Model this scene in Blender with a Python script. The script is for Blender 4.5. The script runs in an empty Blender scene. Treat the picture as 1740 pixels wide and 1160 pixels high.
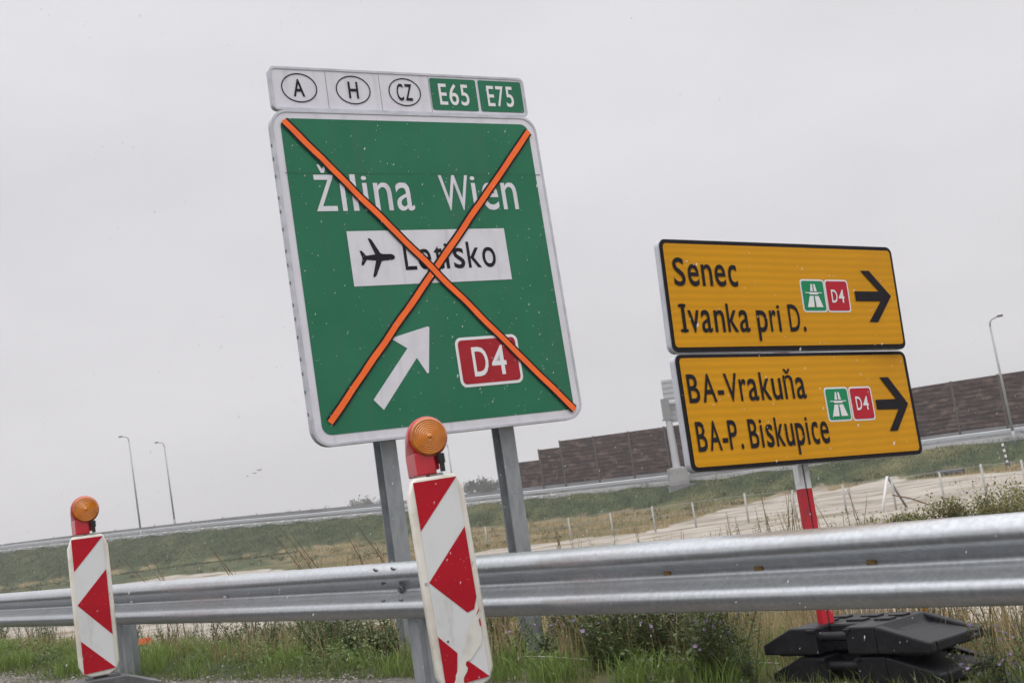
import bpy, bmesh, math, random
from mathutils import Vector, Matrix, noise

SC = bpy.context.scene
COL = SC.collection
rnd = random.Random(7)
R = math.radians

# ------------------------------------------------------------------ camera
F_PX, ROLL, PITCH = 2200.0, math.atan(.145), math.atan(285 / 2200)
CAM = Vector((0, 0, 1.0))
_u0 = Vector((0, -math.sin(PITCH), math.cos(PITCH)))
FWD = Vector((0, math.cos(PITCH), math.sin(PITCH)))
RGT = Vector((1, 0, 0)) * math.cos(ROLL) - _u0 * math.sin(ROLL)
UPV = Vector((1, 0, 0)) * math.sin(ROLL) + _u0 * math.cos(ROLL)
cam = bpy.data.objects.new('camera', bpy.data.cameras.new('camera'))
COL.objects.link(cam)
cam.data.sensor_width = 36
cam.data.lens = F_PX / 1740 * 36
cam.data.clip_start = .05
cam.data.clip_end = 8000
cam.matrix_world = Matrix(((RGT.x, UPV.x, -FWD.x, CAM.x), (RGT.y, UPV.y, -FWD.y, CAM.y),
                           (RGT.z, UPV.z, -FWD.z, CAM.z), (0, 0, 0, 1)))
cam.data.dof.use_dof = True
cam.data.dof.focus_distance = 9.0
cam.data.dof.aperture_fstop = 7.0
SC.camera = cam

# ------------------------------------------------------------------ overcast sky
world = bpy.data.worlds.new('World')
SC.world = world
world.use_nodes = True
SUN_EL, SUN_AZ = R(52), R(200)          # high behind the camera, hidden by cloud
nt = world.node_tree
nt.nodes.clear()
def wn(t, **k):
    n = nt.nodes.new(t)
    for a, b in k.items():
        setattr(n, a, b)
    return n
out = wn('ShaderNodeOutputWorld')
bg = wn('ShaderNodeBackground')
bg.inputs['Strength'].default_value = .1
sky = wn('ShaderNodeTexSky', sky_type='NISHITA', sun_disc=False)
sky.sun_elevation = SUN_EL
sky.sun_rotation = SUN_AZ
tc = wn('ShaderNodeTexCoord')
sep = wn('ShaderNodeSeparateXYZ')
nt.links.new(tc.outputs['Generated'], sep.inputs[0])
ramp = wn('ShaderNodeValToRGB')            # cloud deck: even near the horizon, brighter overhead
cr = ramp.color_ramp
cr.elements[0].position = 0.0
cr.elements[0].color = (.675, .655, .668, 1)
cr.elements[1].position = 1.0
cr.elements[1].color = (2.0, 2.0, 2.05, 1)
for p_, c_ in ((.16, (.69, .672, .69, 1)), (.40, (.725, .712, .738, 1)), (.62, (1.45, 1.45, 1.49, 1))):
    e_ = cr.elements.new(p_); e_.color = c_
nt.links.new(sep.outputs['Z'], ramp.inputs[0])
mp = wn('ShaderNodeMapping')
mp.inputs['Scale'].default_value = (1.0, 1.0, 2.6)
mp.inputs['Rotation'].default_value = (0, R(-10), 0)
nt.links.new(tc.outputs['Generated'], mp.inputs[0])
nz = wn('ShaderNodeTexNoise')
nz.inputs['Scale'].default_value = 2.4
nz.inputs['Detail'].default_value = 6
nz.inputs['Roughness'].default_value = .5
nt.links.new(mp.outputs[0], nz.inputs['Vector'])
mr = wn('ShaderNodeMapRange')
mr.inputs['From Min'].default_value = .3
mr.inputs['From Max'].default_value = .7
mr.inputs['To Min'].default_value = 9.8
mr.inputs['To Max'].default_value = 11.5
nt.links.new(nz.outputs['Fac'], mr.inputs['Value'])
vm = wn('ShaderNodeVectorMath', operation='SCALE')
nt.links.new(ramp.outputs[0], vm.inputs[0])
nt.links.new(mr.outputs[0], vm.inputs['Scale'])
mx = wn('ShaderNodeMix', data_type='RGBA')
mx.inputs['Factor'].default_value = .96
nt.links.new(sky.outputs[0], mx.inputs['A'])
nt.links.new(vm.outputs[0], mx.inputs['B'])
nt.links.new(mx.outputs['Result'], bg.inputs['Color'])
nt.links.new(bg.outputs[0], out.inputs[0])

sun = bpy.data.objects.new('sun', bpy.data.lights.new('sun', 'SUN'))
COL.objects.link(sun)
sun.data.energy = 1.2
sun.data.angle = R(50)
sun.data.color = (1, .97, .93)
_d = Vector((math.sin(SUN_AZ) * math.cos(SUN_EL), math.cos(SUN_AZ) * math.cos(SUN_EL), math.sin(SUN_EL)))
sun.rotation_euler = _d.to_track_quat('Z', 'Y').to_euler()

SC.view_settings.view_transform = 'Standard'
SC.view_settings.look = 'None'
SC.view_settings.exposure = 0.0
SC.view_settings.gamma = 1
SC.view_settings.use_curve_mapping = False
SC.cycles.max_bounces = 6
SC.cycles.volume_bounces = 0

# ------------------------------------------------------------------ materials
MATS = {}
def mat(name, col, rough=.6, metal=0.0, noise_=None, bump=None, spec=.5, wave=None, coat=0, coord='Object', noise2=None):
    """noise_=(scale, colour, lo, hi, detail)  bump=(scale, strength, dist)  wave=(scale, colour, axis, amount)"""
    if name in MATS:
        return MATS[name]
    m = bpy.data.materials.new(name)
    m.use_nodes = True
    t = m.node_tree
    b = t.nodes['Principled BSDF']
    b.inputs['Base Color'].default_value = (*col, 1)
    b.inputs['Roughness'].default_value = rough
    b.inputs['Metallic'].default_value = metal
    b.inputs['Specular IOR Level'].default_value = spec
    if coat:
        b.inputs['Coat Weight'].default_value = coat
        b.inputs['Coat Roughness'].default_value = .1
    c = t.nodes.new('ShaderNodeTexCoord')
    last = None
    for nn in (noise_, noise2):
        if not nn:
            continue
        n = t.nodes.new('ShaderNodeTexNoise')
        n.inputs['Scale'].default_value = nn[0]
        n.inputs['Detail'].default_value = nn[4] if len(nn) > 4 else 5
        if len(nn) > 5:
            q = t.nodes.new('ShaderNodeMapping'); q.inputs['Scale'].default_value = nn[5]
            t.links.new(c.outputs[coord], q.inputs[0]); t.links.new(q.outputs[0], n.inputs['Vector'])
        else:
            t.links.new(c.outputs[coord], n.inputs['Vector'])
        r = t.nodes.new('ShaderNodeMapRange')
        r.inputs['From Min'].default_value = nn[2]
        r.inputs['From Max'].default_value = nn[3]
        t.links.new(n.outputs['Fac'], r.inputs['Value'])
        x = t.nodes.new('ShaderNodeMix'); x.data_type = 'RGBA'
        t.links.new(r.outputs[0], x.inputs['Factor'])
        x.inputs['A'].default_value = (*col, 1)
        x.inputs['B'].default_value = (*nn[1], 1)
        if last:
            t.links.new(last, x.inputs['A'])
        last = x.outputs['Result']
    if wave:
        w = t.nodes.new('ShaderNodeTexWave')
        w.bands_direction = wave[2]
        w.inputs['Scale'].default_value = wave[0]
        w.inputs['Distortion'].default_value = wave[4] if len(wave) > 4 else .6
        w.inputs['Detail'].default_value = 2
        w.inputs['Detail Scale'].default_value = .6
        t.links.new(c.outputs[coord], w.inputs['Vector'])
        mu = t.nodes.new('ShaderNodeMath'); mu.operation = 'MULTIPLY'; mu.inputs[1].default_value = wave[3]
        t.links.new(w.outputs['Fac'], mu.inputs[0])
        x = t.nodes.new('ShaderNodeMix'); x.data_type = 'RGBA'
        t.links.new(mu.outputs[0], x.inputs['Factor'])
        x.inputs['A'].default_value = (*col, 1)
        x.inputs['B'].default_value = (*wave[1], 1)
        if last:
            t.links.new(last, x.inputs['A'])
        last = x.outputs['Result']
    if last:
        t.links.new(last, b.inputs['Base Color'])
    if bump:
        n = t.nodes.new('ShaderNodeTexNoise')
        n.inputs['Scale'].default_value = bump[0]
        n.inputs['Detail'].default_value = 6
        t.links.new(c.outputs[coord], n.inputs['Vector'])
        bp = t.nodes.new('ShaderNodeBump')
        bp.inputs['Strength'].default_value = bump[1]
        bp.inputs['Distance'].default_value = bump[2]
        t.links.new(n.outputs['Fac'], bp.inputs['Height'])
        t.links.new(bp.outputs[0], b.inputs['Normal'])
    MATS[name] = m
    return m

M_WHITE = mat('white_sheeting', (.69, .68, .73), .45, noise_=(6, (.60, .59, .64), .45, .75), noise2=(1.6, (.54, .53, .56), .55, .75, 7, (6, 1, .5)), wave=(30, (.58, .57, .62), 'X', .35, .1))
M_GREEN = mat('green_sheeting', (.021, .152, .082), .42, noise_=(2.2, (.028, .172, .096), .4, .7), noise2=(1.1, (.034, .150, .088), .50, .74, 7, (5, 1, .5)), wave=(30, (.016, .145, .070), 'X', .35, .1), spec=.18)
M_ALU = mat('sign_aluminium', (.55, .56, .60), .45, .35, noise_=(9, (.42, .43, .47), .4, .7))
M_ORANGE = mat('orange_tape', (.93, .165, .030), .5, noise_=(7, (.85, .14, .03), .4, .7), spec=.18)
M_BLACK = mat('black_film', (.014, .012, .015), .6, spec=.15)
M_RED = mat('red_sheeting', (.37, .018, .028), .45, noise_=(5, (.31, .014, .022), .4, .7), spec=.18)
M_YELLOW = mat('yellow_sheeting', (.66, .305, .005), .5, noise_=(3, (.60, .275, .006), .4, .7), wave=(9, (.52, .235, .006), 'Z', .55, 1.6), spec=.18)
M_BGREEN = mat('badge_green', (.012, .235, .095), .45, spec=.18)
M_BRED = mat('badge_red', (.45, .016, .032), .45, spec=.18)
M_BWHITE = mat('badge_white', (.74, .73, .75), .5)
M_ZINC = mat('galvanised_steel', (.56, .58, .60), .35, .80, noise_=(48, (.44, .458, .475), .32, .72, 3), noise2=(2.2, (.45, .46, .47), .52, .74, 9, (2.5, 2.5, 3)), bump=(120, .05, .002))
M_POST = mat('galvanised_post', (.36, .38, .40), .50, .45, noise_=(14, (.25, .265, .285), .35, .68, 6, (1, 1, .35)), bump=(40, .15, .004))
M_CAP = mat('bolt_zinc', (.22, .225, .23), .5, .8)
M_RUST = mat('rusty_slot', (.30, .16, .035), .8, noise_=(160, (.09, .06, .03), .4, .6))
M_BEACWHITE = mat('beacon_white_plastic', (.70, .67, .60), .5, noise_=(6, (.52, .46, .36), .50, .75, 8), noise2=(26, (.36, .33, .28), .64, .76, 5, (1, 1, .35)), bump=(30, .1, .003))
M_BEACSHEET = mat('beacon_white_film', (.66, .665, .66), .42, noise_=(5, (.56, .56, .55), .5, .8, 7), noise2=(9, (.42, .40, .36), .60, .80, 9, (1, 1, .4)))
M_BEACRED = mat('beacon_red_film', (.43, .006, .017), .40, noise_=(4, (.34, .008, .018), .4, .75, 6), noise2=(70, (.52, .10, .11), .68, .76, 2), spec=.18)
M_TORN = mat('torn_backing', (.68, .66, .60), .7, noise_=(16, (.55, .53, .47), .45, .7))
M_LAMPRED = mat('lamp_red_plastic', (.50, .010, .022), .30, noise_=(8, (.40, .008, .016), .4, .7), coat=.3)
M_PLUG = mat('black_plastic', (.012, .012, .013), .4)
M_RUBBER = mat('recycled_plastic', (.010, .010, .013), .48, spec=.32, noise_=(20, (.022, .022, .026), .5, .75, 7), bump=(50, .3, .004))
M_GREYRUB = mat('grey_foot_plastic', (.085, .088, .092), .6, noise_=(9, (.16, .16, .16), .5, .7), bump=(40, .3, .004))
M_POLEW = mat('pole_white', (.74, .74, .74), .5, noise_=(30, (.58, .58, .58), .5, .7))
M_POLER = mat('pole_red', (.47, .008, .022), .45, noise_=(25, (.30, .02, .03), .55, .7))
M_CONC = mat('concrete', (.30, .295, .30), .85, noise_=(.6, (.22, .215, .215), .4, .65, 8, (1, 1, 3)), coord='Object')
M_CONCD = mat('weathered_concrete', (.20, .20, .205), .85, noise_=(.4, (.15, .15, .15), .4, .65, 8))
M_KERB = mat('pale_kerb', (.42, .42, .43), .85, noise_=(.8, (.33, .33, .33), .4, .7, 6))
M_FARZINC = mat('far_galvanised', (.48, .50, .52), .5, .4)
M_NOISE = mat('timber_noise_panel', (.074, .048, .041), .9, spec=.05, noise_=(1.6, (.040, .026, .024), .40, .6, 10, (1, 1, 3)),
              noise2=(.55, (.150, .108, .090), .50, .68, 10, (1.6, 1.6, 4.5)))
M_LAMP = mat('lamp_pole_grey', (.30, .31, .32), .5, .4)
M_DARK = mat('dark_head', (.07, .07, .075), .5)
M_FENCE = mat('fence_post_grey', (.42, .42, .40), .7, noise_=(5, (.30, .29, .27), .4, .7))
M_WIRE = mat('wire', (.30, .30, .30), .5, .5)
M_STICK = mat('brown_branch', (.14, .085, .05), .9)
M_BARK = mat('bark', (.10, .085, .07), .9)
M_CROWN = mat('far_foliage', (.075, .085, .055), .9)
M_DEBRIS = mat('orange_debris', (.62, .12, .04), .6, noise_=(12, (.45, .08, .03), .4, .7))
M_CANE = mat('yellow_cane', (.52, .29, .04), .5)
M_STRING = mat('pale_string', (.62, .62, .58), .8)
M_STONE = mat('gravel_stone', (.32, .28, .24), .9, noise_=(.35, (.17, .15, .13), .35, .65, 4))
M_FLAKE = mat('sleet', (.80, .80, .82), .5)
_p = M_FLAKE.node_tree.nodes['Principled BSDF']; _p.inputs['Alpha'].default_value = .8
M_BIRD = mat('bird_grey', (.25, .25, .26), .8)

def leafmat(name, a, b, tr=.25):
    m = bpy.data.materials.new(name)
    m.use_nodes = True
    t = m.node_tree
    p = t.nodes['Principled BSDF']
    p.inputs['Roughness'].default_value = .55
    p.inputs['Specular IOR Level'].default_value = .3
    g = t.nodes.new('ShaderNodeNewGeometry')
    x = t.nodes.new('ShaderNodeMix'); x.data_type = 'RGBA'
    x.inputs['A'].default_value = (*a, 1)
    x.inputs['B'].default_value = (*b, 1)
    t.links.new(g.outputs['Random Per Island'], x.inputs['Factor'])
    t.links.new(x.outputs['Result'], p.inputs['Base Color'])
    tl = t.nodes.new('ShaderNodeBsdfTranslucent')
    t.links.new(x.outputs['Result'], tl.inputs['Color'])
    ms = t.nodes.new('ShaderNodeMixShader')
    ms.inputs[0].default_value = tr
    t.links.new(p.outputs[0], ms.inputs[1])
    t.links.new(tl.outputs[0], ms.inputs[2])
    t.links.new(ms.outputs[0], t.nodes['Material Output'].inputs['Surface'])
    MATS[name] = m
    return m
M_GRASS = leafmat('grass_blade', (.066, .104, .024), (.225, .250, .085))
M_DRY = leafmat('dry_grass_blade', (.19, .145, .068), (.40, .32, .175))
M_TUFT = leafmat('bright_grass_blade', (.12, .20, .035), (.24, .32, .085))
M_RUSSET = leafmat('russet_stalk', (.23, .12, .065), (.42, .29, .16))
M_LEAF = leafmat('weed_leaf', (.058, .098, .028), (.165, .205, .075))
M_LEAFD = leafmat('dark_weed_leaf', (.040, .072, .030), (.115, .155, .06))
M_BUSH = leafmat('bush_leaf', (.09, .10, .03), (.24, .22, .07))
M_BUSH2 = leafmat('scrub_leaf', (.040, .052, .020), (.17, .155, .060))
M_STEM = leafmat('weed_stem', (.09, .10, .04), (.16, .15, .07))
M_MALLOW = leafmat('mallow_petal', (.36, .24, .50), (.50, .38, .62), .3)
M_SLOPE = leafmat('slope_grass_blade', (.028, .042, .015), (.072, .086, .033))

# ------------------------------------------------------------------ object helpers
WM = {}
def tag(o, label=None, cat=None, group=None, kind=None):
    if label: o['label'] = label
    if cat: o['category'] = cat
    if group: o['group'] = group
    if kind: o['kind'] = kind
    return o
def thing(name, loc, label, cat, group=None):
    o = bpy.data.objects.new(name, None)
    COL.objects.link(o)
    o.location = loc
    o.empty_display_size = .2
    WM[o] = Matrix.Translation(Vector(loc))
    return tag(o, label, cat, group)
def link(name, bm, mats, parent=None, M=None, smooth=False):
    me = bpy.data.meshes.new(name)
    if isinstance(bm, bmesh.types.BMesh):
        bm.to_mesh(me); bm.free()
    else:
        me.from_pydata(bm[0], [], bm[1])
        if len(bm) > 2:
            me.polygons.foreach_set('material_index', bm[2])
    for m in (mats if isinstance(mats, (list, tuple)) else [mats]):
        me.materials.append(m)
    if smooth is True:
        me.polygons.foreach_set('use_smooth', [True] * len(me.polygons))
    elif smooth:
        me.polygons.foreach_set('use_smooth', [True] * len(me.polygons))
        me.set_sharp_from_angle(angle=smooth)
    o = bpy.data.objects.new(name, me)
    COL.objects.link(o)
    if M is None:
        M = WM[parent].copy() if parent else Matrix()
    WM[o] = M
    if parent:
        o.parent = parent
        o.matrix_basis = WM[parent].inverted() @ M
    else:
        o.matrix_basis = M
    return o
def box(bm, x0, x1, y0, y1, z0, z1, mi=0, bev=0):
    vs = [bm.verts.new((x, y, z)) for x in (x0, x1) for y in (y0, y1) for z in (z0, z1)]
    fs = []
    for q in ((0, 1, 3, 2), (4, 6, 7, 5), (0, 4, 5, 1), (2, 3, 7, 6), (0, 2, 6, 4), (1, 5, 7, 3)):
        f = bm.faces.new([vs[i] for i in q]); f.material_index = mi; fs.append(f)
    if bev:
        es = list({e for f in fs for e in f.edges})
        bmesh.ops.bevel(bm, geom=es, offset=bev, segments=2, affect='EDGES', profile=.5)
    return fs
def poly(bm, pts, w0, w1=None, mi=0, mside=None):
    """polygon in the (u, v) plane; y = -w is towards the viewer.  w1 None: a thin sheet, else extruded"""
    a = [bm.verts.new((u, -w0, v)) for u, v in pts]
    f = bm.faces.new(a); f.material_index = mi
    f.normal_update()
    if f.normal.y > 0:
        f.normal_flip()
    if w1 is not None:
        b = [bm.verts.new((u, -w1, v)) for u, v in pts]
        g = bm.faces.new(list(reversed(b)) if f.verts[0] is a[0] else b)
        g.material_index = mi if mside is None else mside
        n = len(pts)
        for i in range(n):
            s = bm.faces.new((a[i], a[(i + 1) % n], b[(i + 1) % n], b[i]))
            s.material_index = mi if mside is None else mside
    return f
def rrect(u0, u1, v0, v1, r, n=7):
    p = []
    for cx, cy, a0 in ((u1 - r, v1 - r, 0), (u0 + r, v1 - r, 90), (u0 + r, v0 + r, 180), (u1 - r, v0 + r, 270)):
        for i in range(n + 1):
            a = R(a0 + 90 * i / n)
            p.append((cx + r * math.cos(a), cy + r * math.sin(a)))
    return p
def tube(bm, pts, rad, n=8, mi=0, caps=True):
    pts = [Vector(p) for p in pts]
    rads = rad if isinstance(rad, (list, tuple)) else [rad] * len(pts)
    rings = []
    for i, p in enumerate(pts):
        d = (pts[min(i + 1, len(pts) - 1)] - pts[max(i - 1, 0)]).normalized()
        a = d.orthogonal().normalized() if abs(d.z) > .9 else d.cross(Vector((0, 0, 1))).normalized()
        if rings:
            a = (prev - d * prev.dot(d)).normalized()
        prev = a
        b = d.cross(a)
        rings.append([bm.verts.new(p + (a * math.cos(2 * math.pi * k / n) + b * math.sin(2 * math.pi * k / n)) * rads[i]) for k in range(n)])
    for i in range(len(rings) - 1):
        for k in range(n):
            f = bm.faces.new((rings[i][k], rings[i][(k + 1) % n], rings[i + 1][(k + 1) % n], rings[i + 1][k]))
            f.material_index = mi
    if caps:
        for rg in (list(reversed(rings[0])), rings[-1]):
            f = bm.faces.new(rg); f.material_index = mi
    return bm
def NB():
    return bmesh.new()
def rotm(rows, t):
    return Matrix(((*rows[0], t[0]), (*rows[1], t[1]), (*rows[2], t[2]), (0, 0, 0, 1)))
def yawm(deg, t):
    return Matrix.Translation(Vector(t)) @ Matrix.Rotation(R(deg), 4, 'Z')

# lettering: the built-in font, condensed to the measured word box
def glyphs(txt, off=0.0):
    cu = bpy.data.curves.new('lettering', 'FONT')
    cu.body = txt
    cu.resolution_u = 4
    cu.offset = off
    cu.fill_mode = 'FRONT'
    o = bpy.data.objects.new('lettering', cu)
    COL.objects.link(o)
    dg = bpy.context.evaluated_depsgraph_get()
    me = bpy.data.meshes.new_from_object(o.evaluated_get(dg))
    vs = [tuple(v.co) for v in me.vertices]
    fs = [tuple(p.vertices) for p in me.polygons]
    bpy.data.objects.remove(o)
    bpy.data.curves.remove(cu)
    bpy.data.meshes.remove(me)
    return vs, fs
_h = glyphs('H')
CAPH = max(v[1] for v in _h[0])
_x = glyphs('x')
XH = max(v[1] for v in _x[0])
HHW = max(v[0] for v in glyphs('HH')[0])
WID = dict(a=.50, n=.50, e=.52, i=.15, l=.15, r=.34, s=.44, k=.52, c=.43, p=.53, u=.50, o=.54, v=.54, t=.34, S=.54, I=.16, D=.58, B=.54, A=.66, V=.64, P=.50, Z=.58, W=.92, L=.44, E=.45, H=.57, C=.52)
WID.update({'\u017d': .58, '\u0148': .50, '.': .15, '-': .30, '4': .56, '5': .48, '6': .52, '7': .48})
def layout(txt, off, xh=.775):
    """condensed road-sign proportions: each letter set to its own width, even gaps, tall lower case"""
    V, F = [], []
    cur = 0.0
    for ch in txt:
        if ch == ' ':
            cur += .26 * CAPH
            continue
        vs, fs = glyphs(ch, off)
        x0, x1 = min(v[0] for v in vs), max(v[0] for v in vs)
        wd = WID.get(ch, .5) * CAPH
        tx = xh * CAPH
        def my(y):
            if not ch.islower() or y <= 0: return y
            if y <= XH: return y * tx / XH
            top = CAPH * 1.06
            return tx + (y - XH) * (top - tx) / (top - XH) if y < top else y
        b = len(V)
        V += [(cur + (x - x0) / (x1 - x0) * wd, my(y)) for x, y, z in vs]
        F += [tuple(k + b for k in f) for f in fs]
        cur += wd + (.075 if ch in 'AVWvrktL-' else .165 if ch in 'il' else .125) * CAPH
    return V, F
def lettering(txt, parent, M, u0, u1, v0, vcap, w, m, off=.012, extra=None):
    vs, fs = layout(txt, off)
    xs = [v[0] for v in vs]
    x0, x1 = min(xs), max(xs)
    k = (vcap - v0) / CAPH
    V = [(u0 + (x - x0) / (x1 - x0) * (u1 - u0), -w, v0 + y * k) for x, y in vs]
    F = [tuple(f) for f in fs]
    if extra:
        for pg in extra:
            b = len(V)
            V += [(u, -w, v) for u, v in pg]
            F.append(tuple(range(b, b + len(pg))))
    bm = NB()
    bv = [bm.verts.new(v) for v in V]
    for f in F:
        try:
            g = bm.faces.new([bv[i] for i in f])
            g.normal_update()
            if g.normal.y > 0: g.normal_flip()
        except ValueError:
            pass
    return link('lettering', bm, m, parent, M)
def strip(bm, a, b, hw, w, mi=0, ext=0, wob=0.0):
    a, b = Vector(a), Vector(b)
    d = (b - a).normalized()
    n = Vector((-d.y, d.x))
    k = 1 if not wob else 40
    prev = None
    for i in range(k + 1):
        c = a.lerp(b, i / k) + n * wob * noise.noise((i * .35, a.x * 3, 1)) * 1.3
        h = hw + wob * .35 * noise.noise((i * .9, a.x * 5, hw * 90))
        ww = w + wob * .8 * abs(noise.noise((i * .5, a.x * 2, 9)))
        p, q = c + n * h, c - n * h
        cur = (bm.verts.new((p.x, -ww, p.y)), bm.verts.new((q.x, -ww, q.y)))
        if prev:
            f = bm.faces.new((prev[0], cur[0], cur[1], prev[1])); f.material_index = mi
            f.normal_update()
            if f.normal.y > 0: f.normal_flip()
        prev = cur

# ------------------------------------------------------------------ terrain
A0 = Vector((-5.1, 12.15))                 # guardrail line on the verge
TD = Vector((6.7, -7.8)).normalized()
ND = Vector((-TD.y, TD.x))                 # away from the road, behind the rail
def us(x, y):
    d = Vector((x, y)) - A0
    return d.dot(ND), d.dot(TD)
def pt(u, s):
    p = A0 + ND * u + TD * s
    return p.x, p.y
def sm(a, b, x):
    t = max(0, min(1, (x - a) / (b - a)))
    return t * t * (3 - 2 * t)
E0, E1 = Vector((-42.8, 155)), Vector((33.9, 108))     # motorway embankment edge
ED = (E1 - E0)
EL = ED.length
EDn = ED / EL
EN = Vector((-EDn.y, EDn.x))
def eq(x, y):
    d = Vector((x, y)) - E0
    return d.dot(EDn) / EL, d.dot(EN)
ZT = [(-.8, 6.4), (-.32, 5.2), (.04, 4.05), (.22, 3.22), (.39, 2.5), (.5, 2.15), (.574, 1.88), (.72, 1.45), (.82, 1.32), (1.01, 1.15), (1.1, .98), (1.45, .5)]
def interp(tab, q):
    if q <= tab[0][0]: return tab[0][1]
    for (a, ya), (b, yb) in zip(tab, tab[1:]):
        if q <= b: return ya + (yb - ya) * (q - a) / (b - a)
    return tab[-1][1]
def ztop(q):
    return interp(ZT, q)
def ep(q, v):
    p = E0 + EDn * EL * q + EN * v
    return p.x, p.y
def toe(q):
    return -1.1 + 1.35 * sm(.95, 0.0, q) if q > 0 else .25
def ground(x, y, fine=True):
    u, s = us(x, y)
    z0 = .2 - .0165 * max(-40, min(25, s))
    if u < 9:
        z = z0 + (-1.1 - z0) * sm(.4, 8, u)
        if u < -4: z = z0
    else:
        z = -1.1
    q, v = eq(x, y)
    if u > 7.5 and v > -110:
        tz = toe(q)
        z += (tz + 1.1) * sm(-110, -14, v)
        zt = ztop(q)
        wdt = max(2.0, 2.1 * (zt - tz))
        if v > -wdt:
            z = tz + (zt - tz) * min(1, (v + wdt) / wdt)
        if v > 22:
            z = zt + (-1.1 - zt) * sm(22, 34, v)
    if fine and u > .3 and v < -1:
        a = .05 if u < 20 else .10
        z += a * (noise.noise((x * .7, y * .7, 0)) * .7 + noise.noise((x * .22, y * .22, 3)) * 1.0) * sm(.3, 1.5, u)
    return z
SANDB = [(-1.2, 120), (-.35, 108), (-.28, 112), (-.21, 98), (-.144, 72), (-.054, 76), (-.009, 77), (.036, 75), (.081, 69), (.119, 82),
         (.147, 100), (.2, 118), (.238, 120), (.31, 97), (.373, 84), (1.2, 60)]
def sandlim(r):
    return interp(SANDB, r)
def zone(x, y):
    """weights: sand, green, gravel"""
    u, s = us(x, y)
    q, v = eq(x, y)
    tz, zt = toe(q), ztop(q)
    wdt = max(2.0, 2.1 * (zt - tz))
    sand = green = grav = 0
    if u > 5 and v < -wdt:
        sl = sandlim(x / max(1, y))
        r_ = x / max(1, y)
        sand = sm(5.0, 8, u) * (1 - sm(sl - 5, sl + 3, y))
        sand *= 1 - sm(-.205, -.17, r_) * (1 - sm(.17, .21, r_)) * (1 - sm(24, 34, y))
    if v > -wdt * 1.02 and v < 30:
        t = (v + wdt) / wdt
        green = sm(-.02, .35, t)
    if u < 1.0:
        grav = 1 - sm(.1, .8, u + .55 * (1 - sm(2.0, 6.5, s)))
    if u > 5 and v < -wdt:
        green = max(green, .62 * sm(-.13, -.24, x / max(1, y)) if False else .62 * (1 - sm(-.24, -.13, x / max(1, y))))
    if -.3 < u < 6:
        green = max(green, .55 * (1 - sm(3, 6, u)))
    return sand, green, grav, (1 - sm(-.42, -.22, u))
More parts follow.
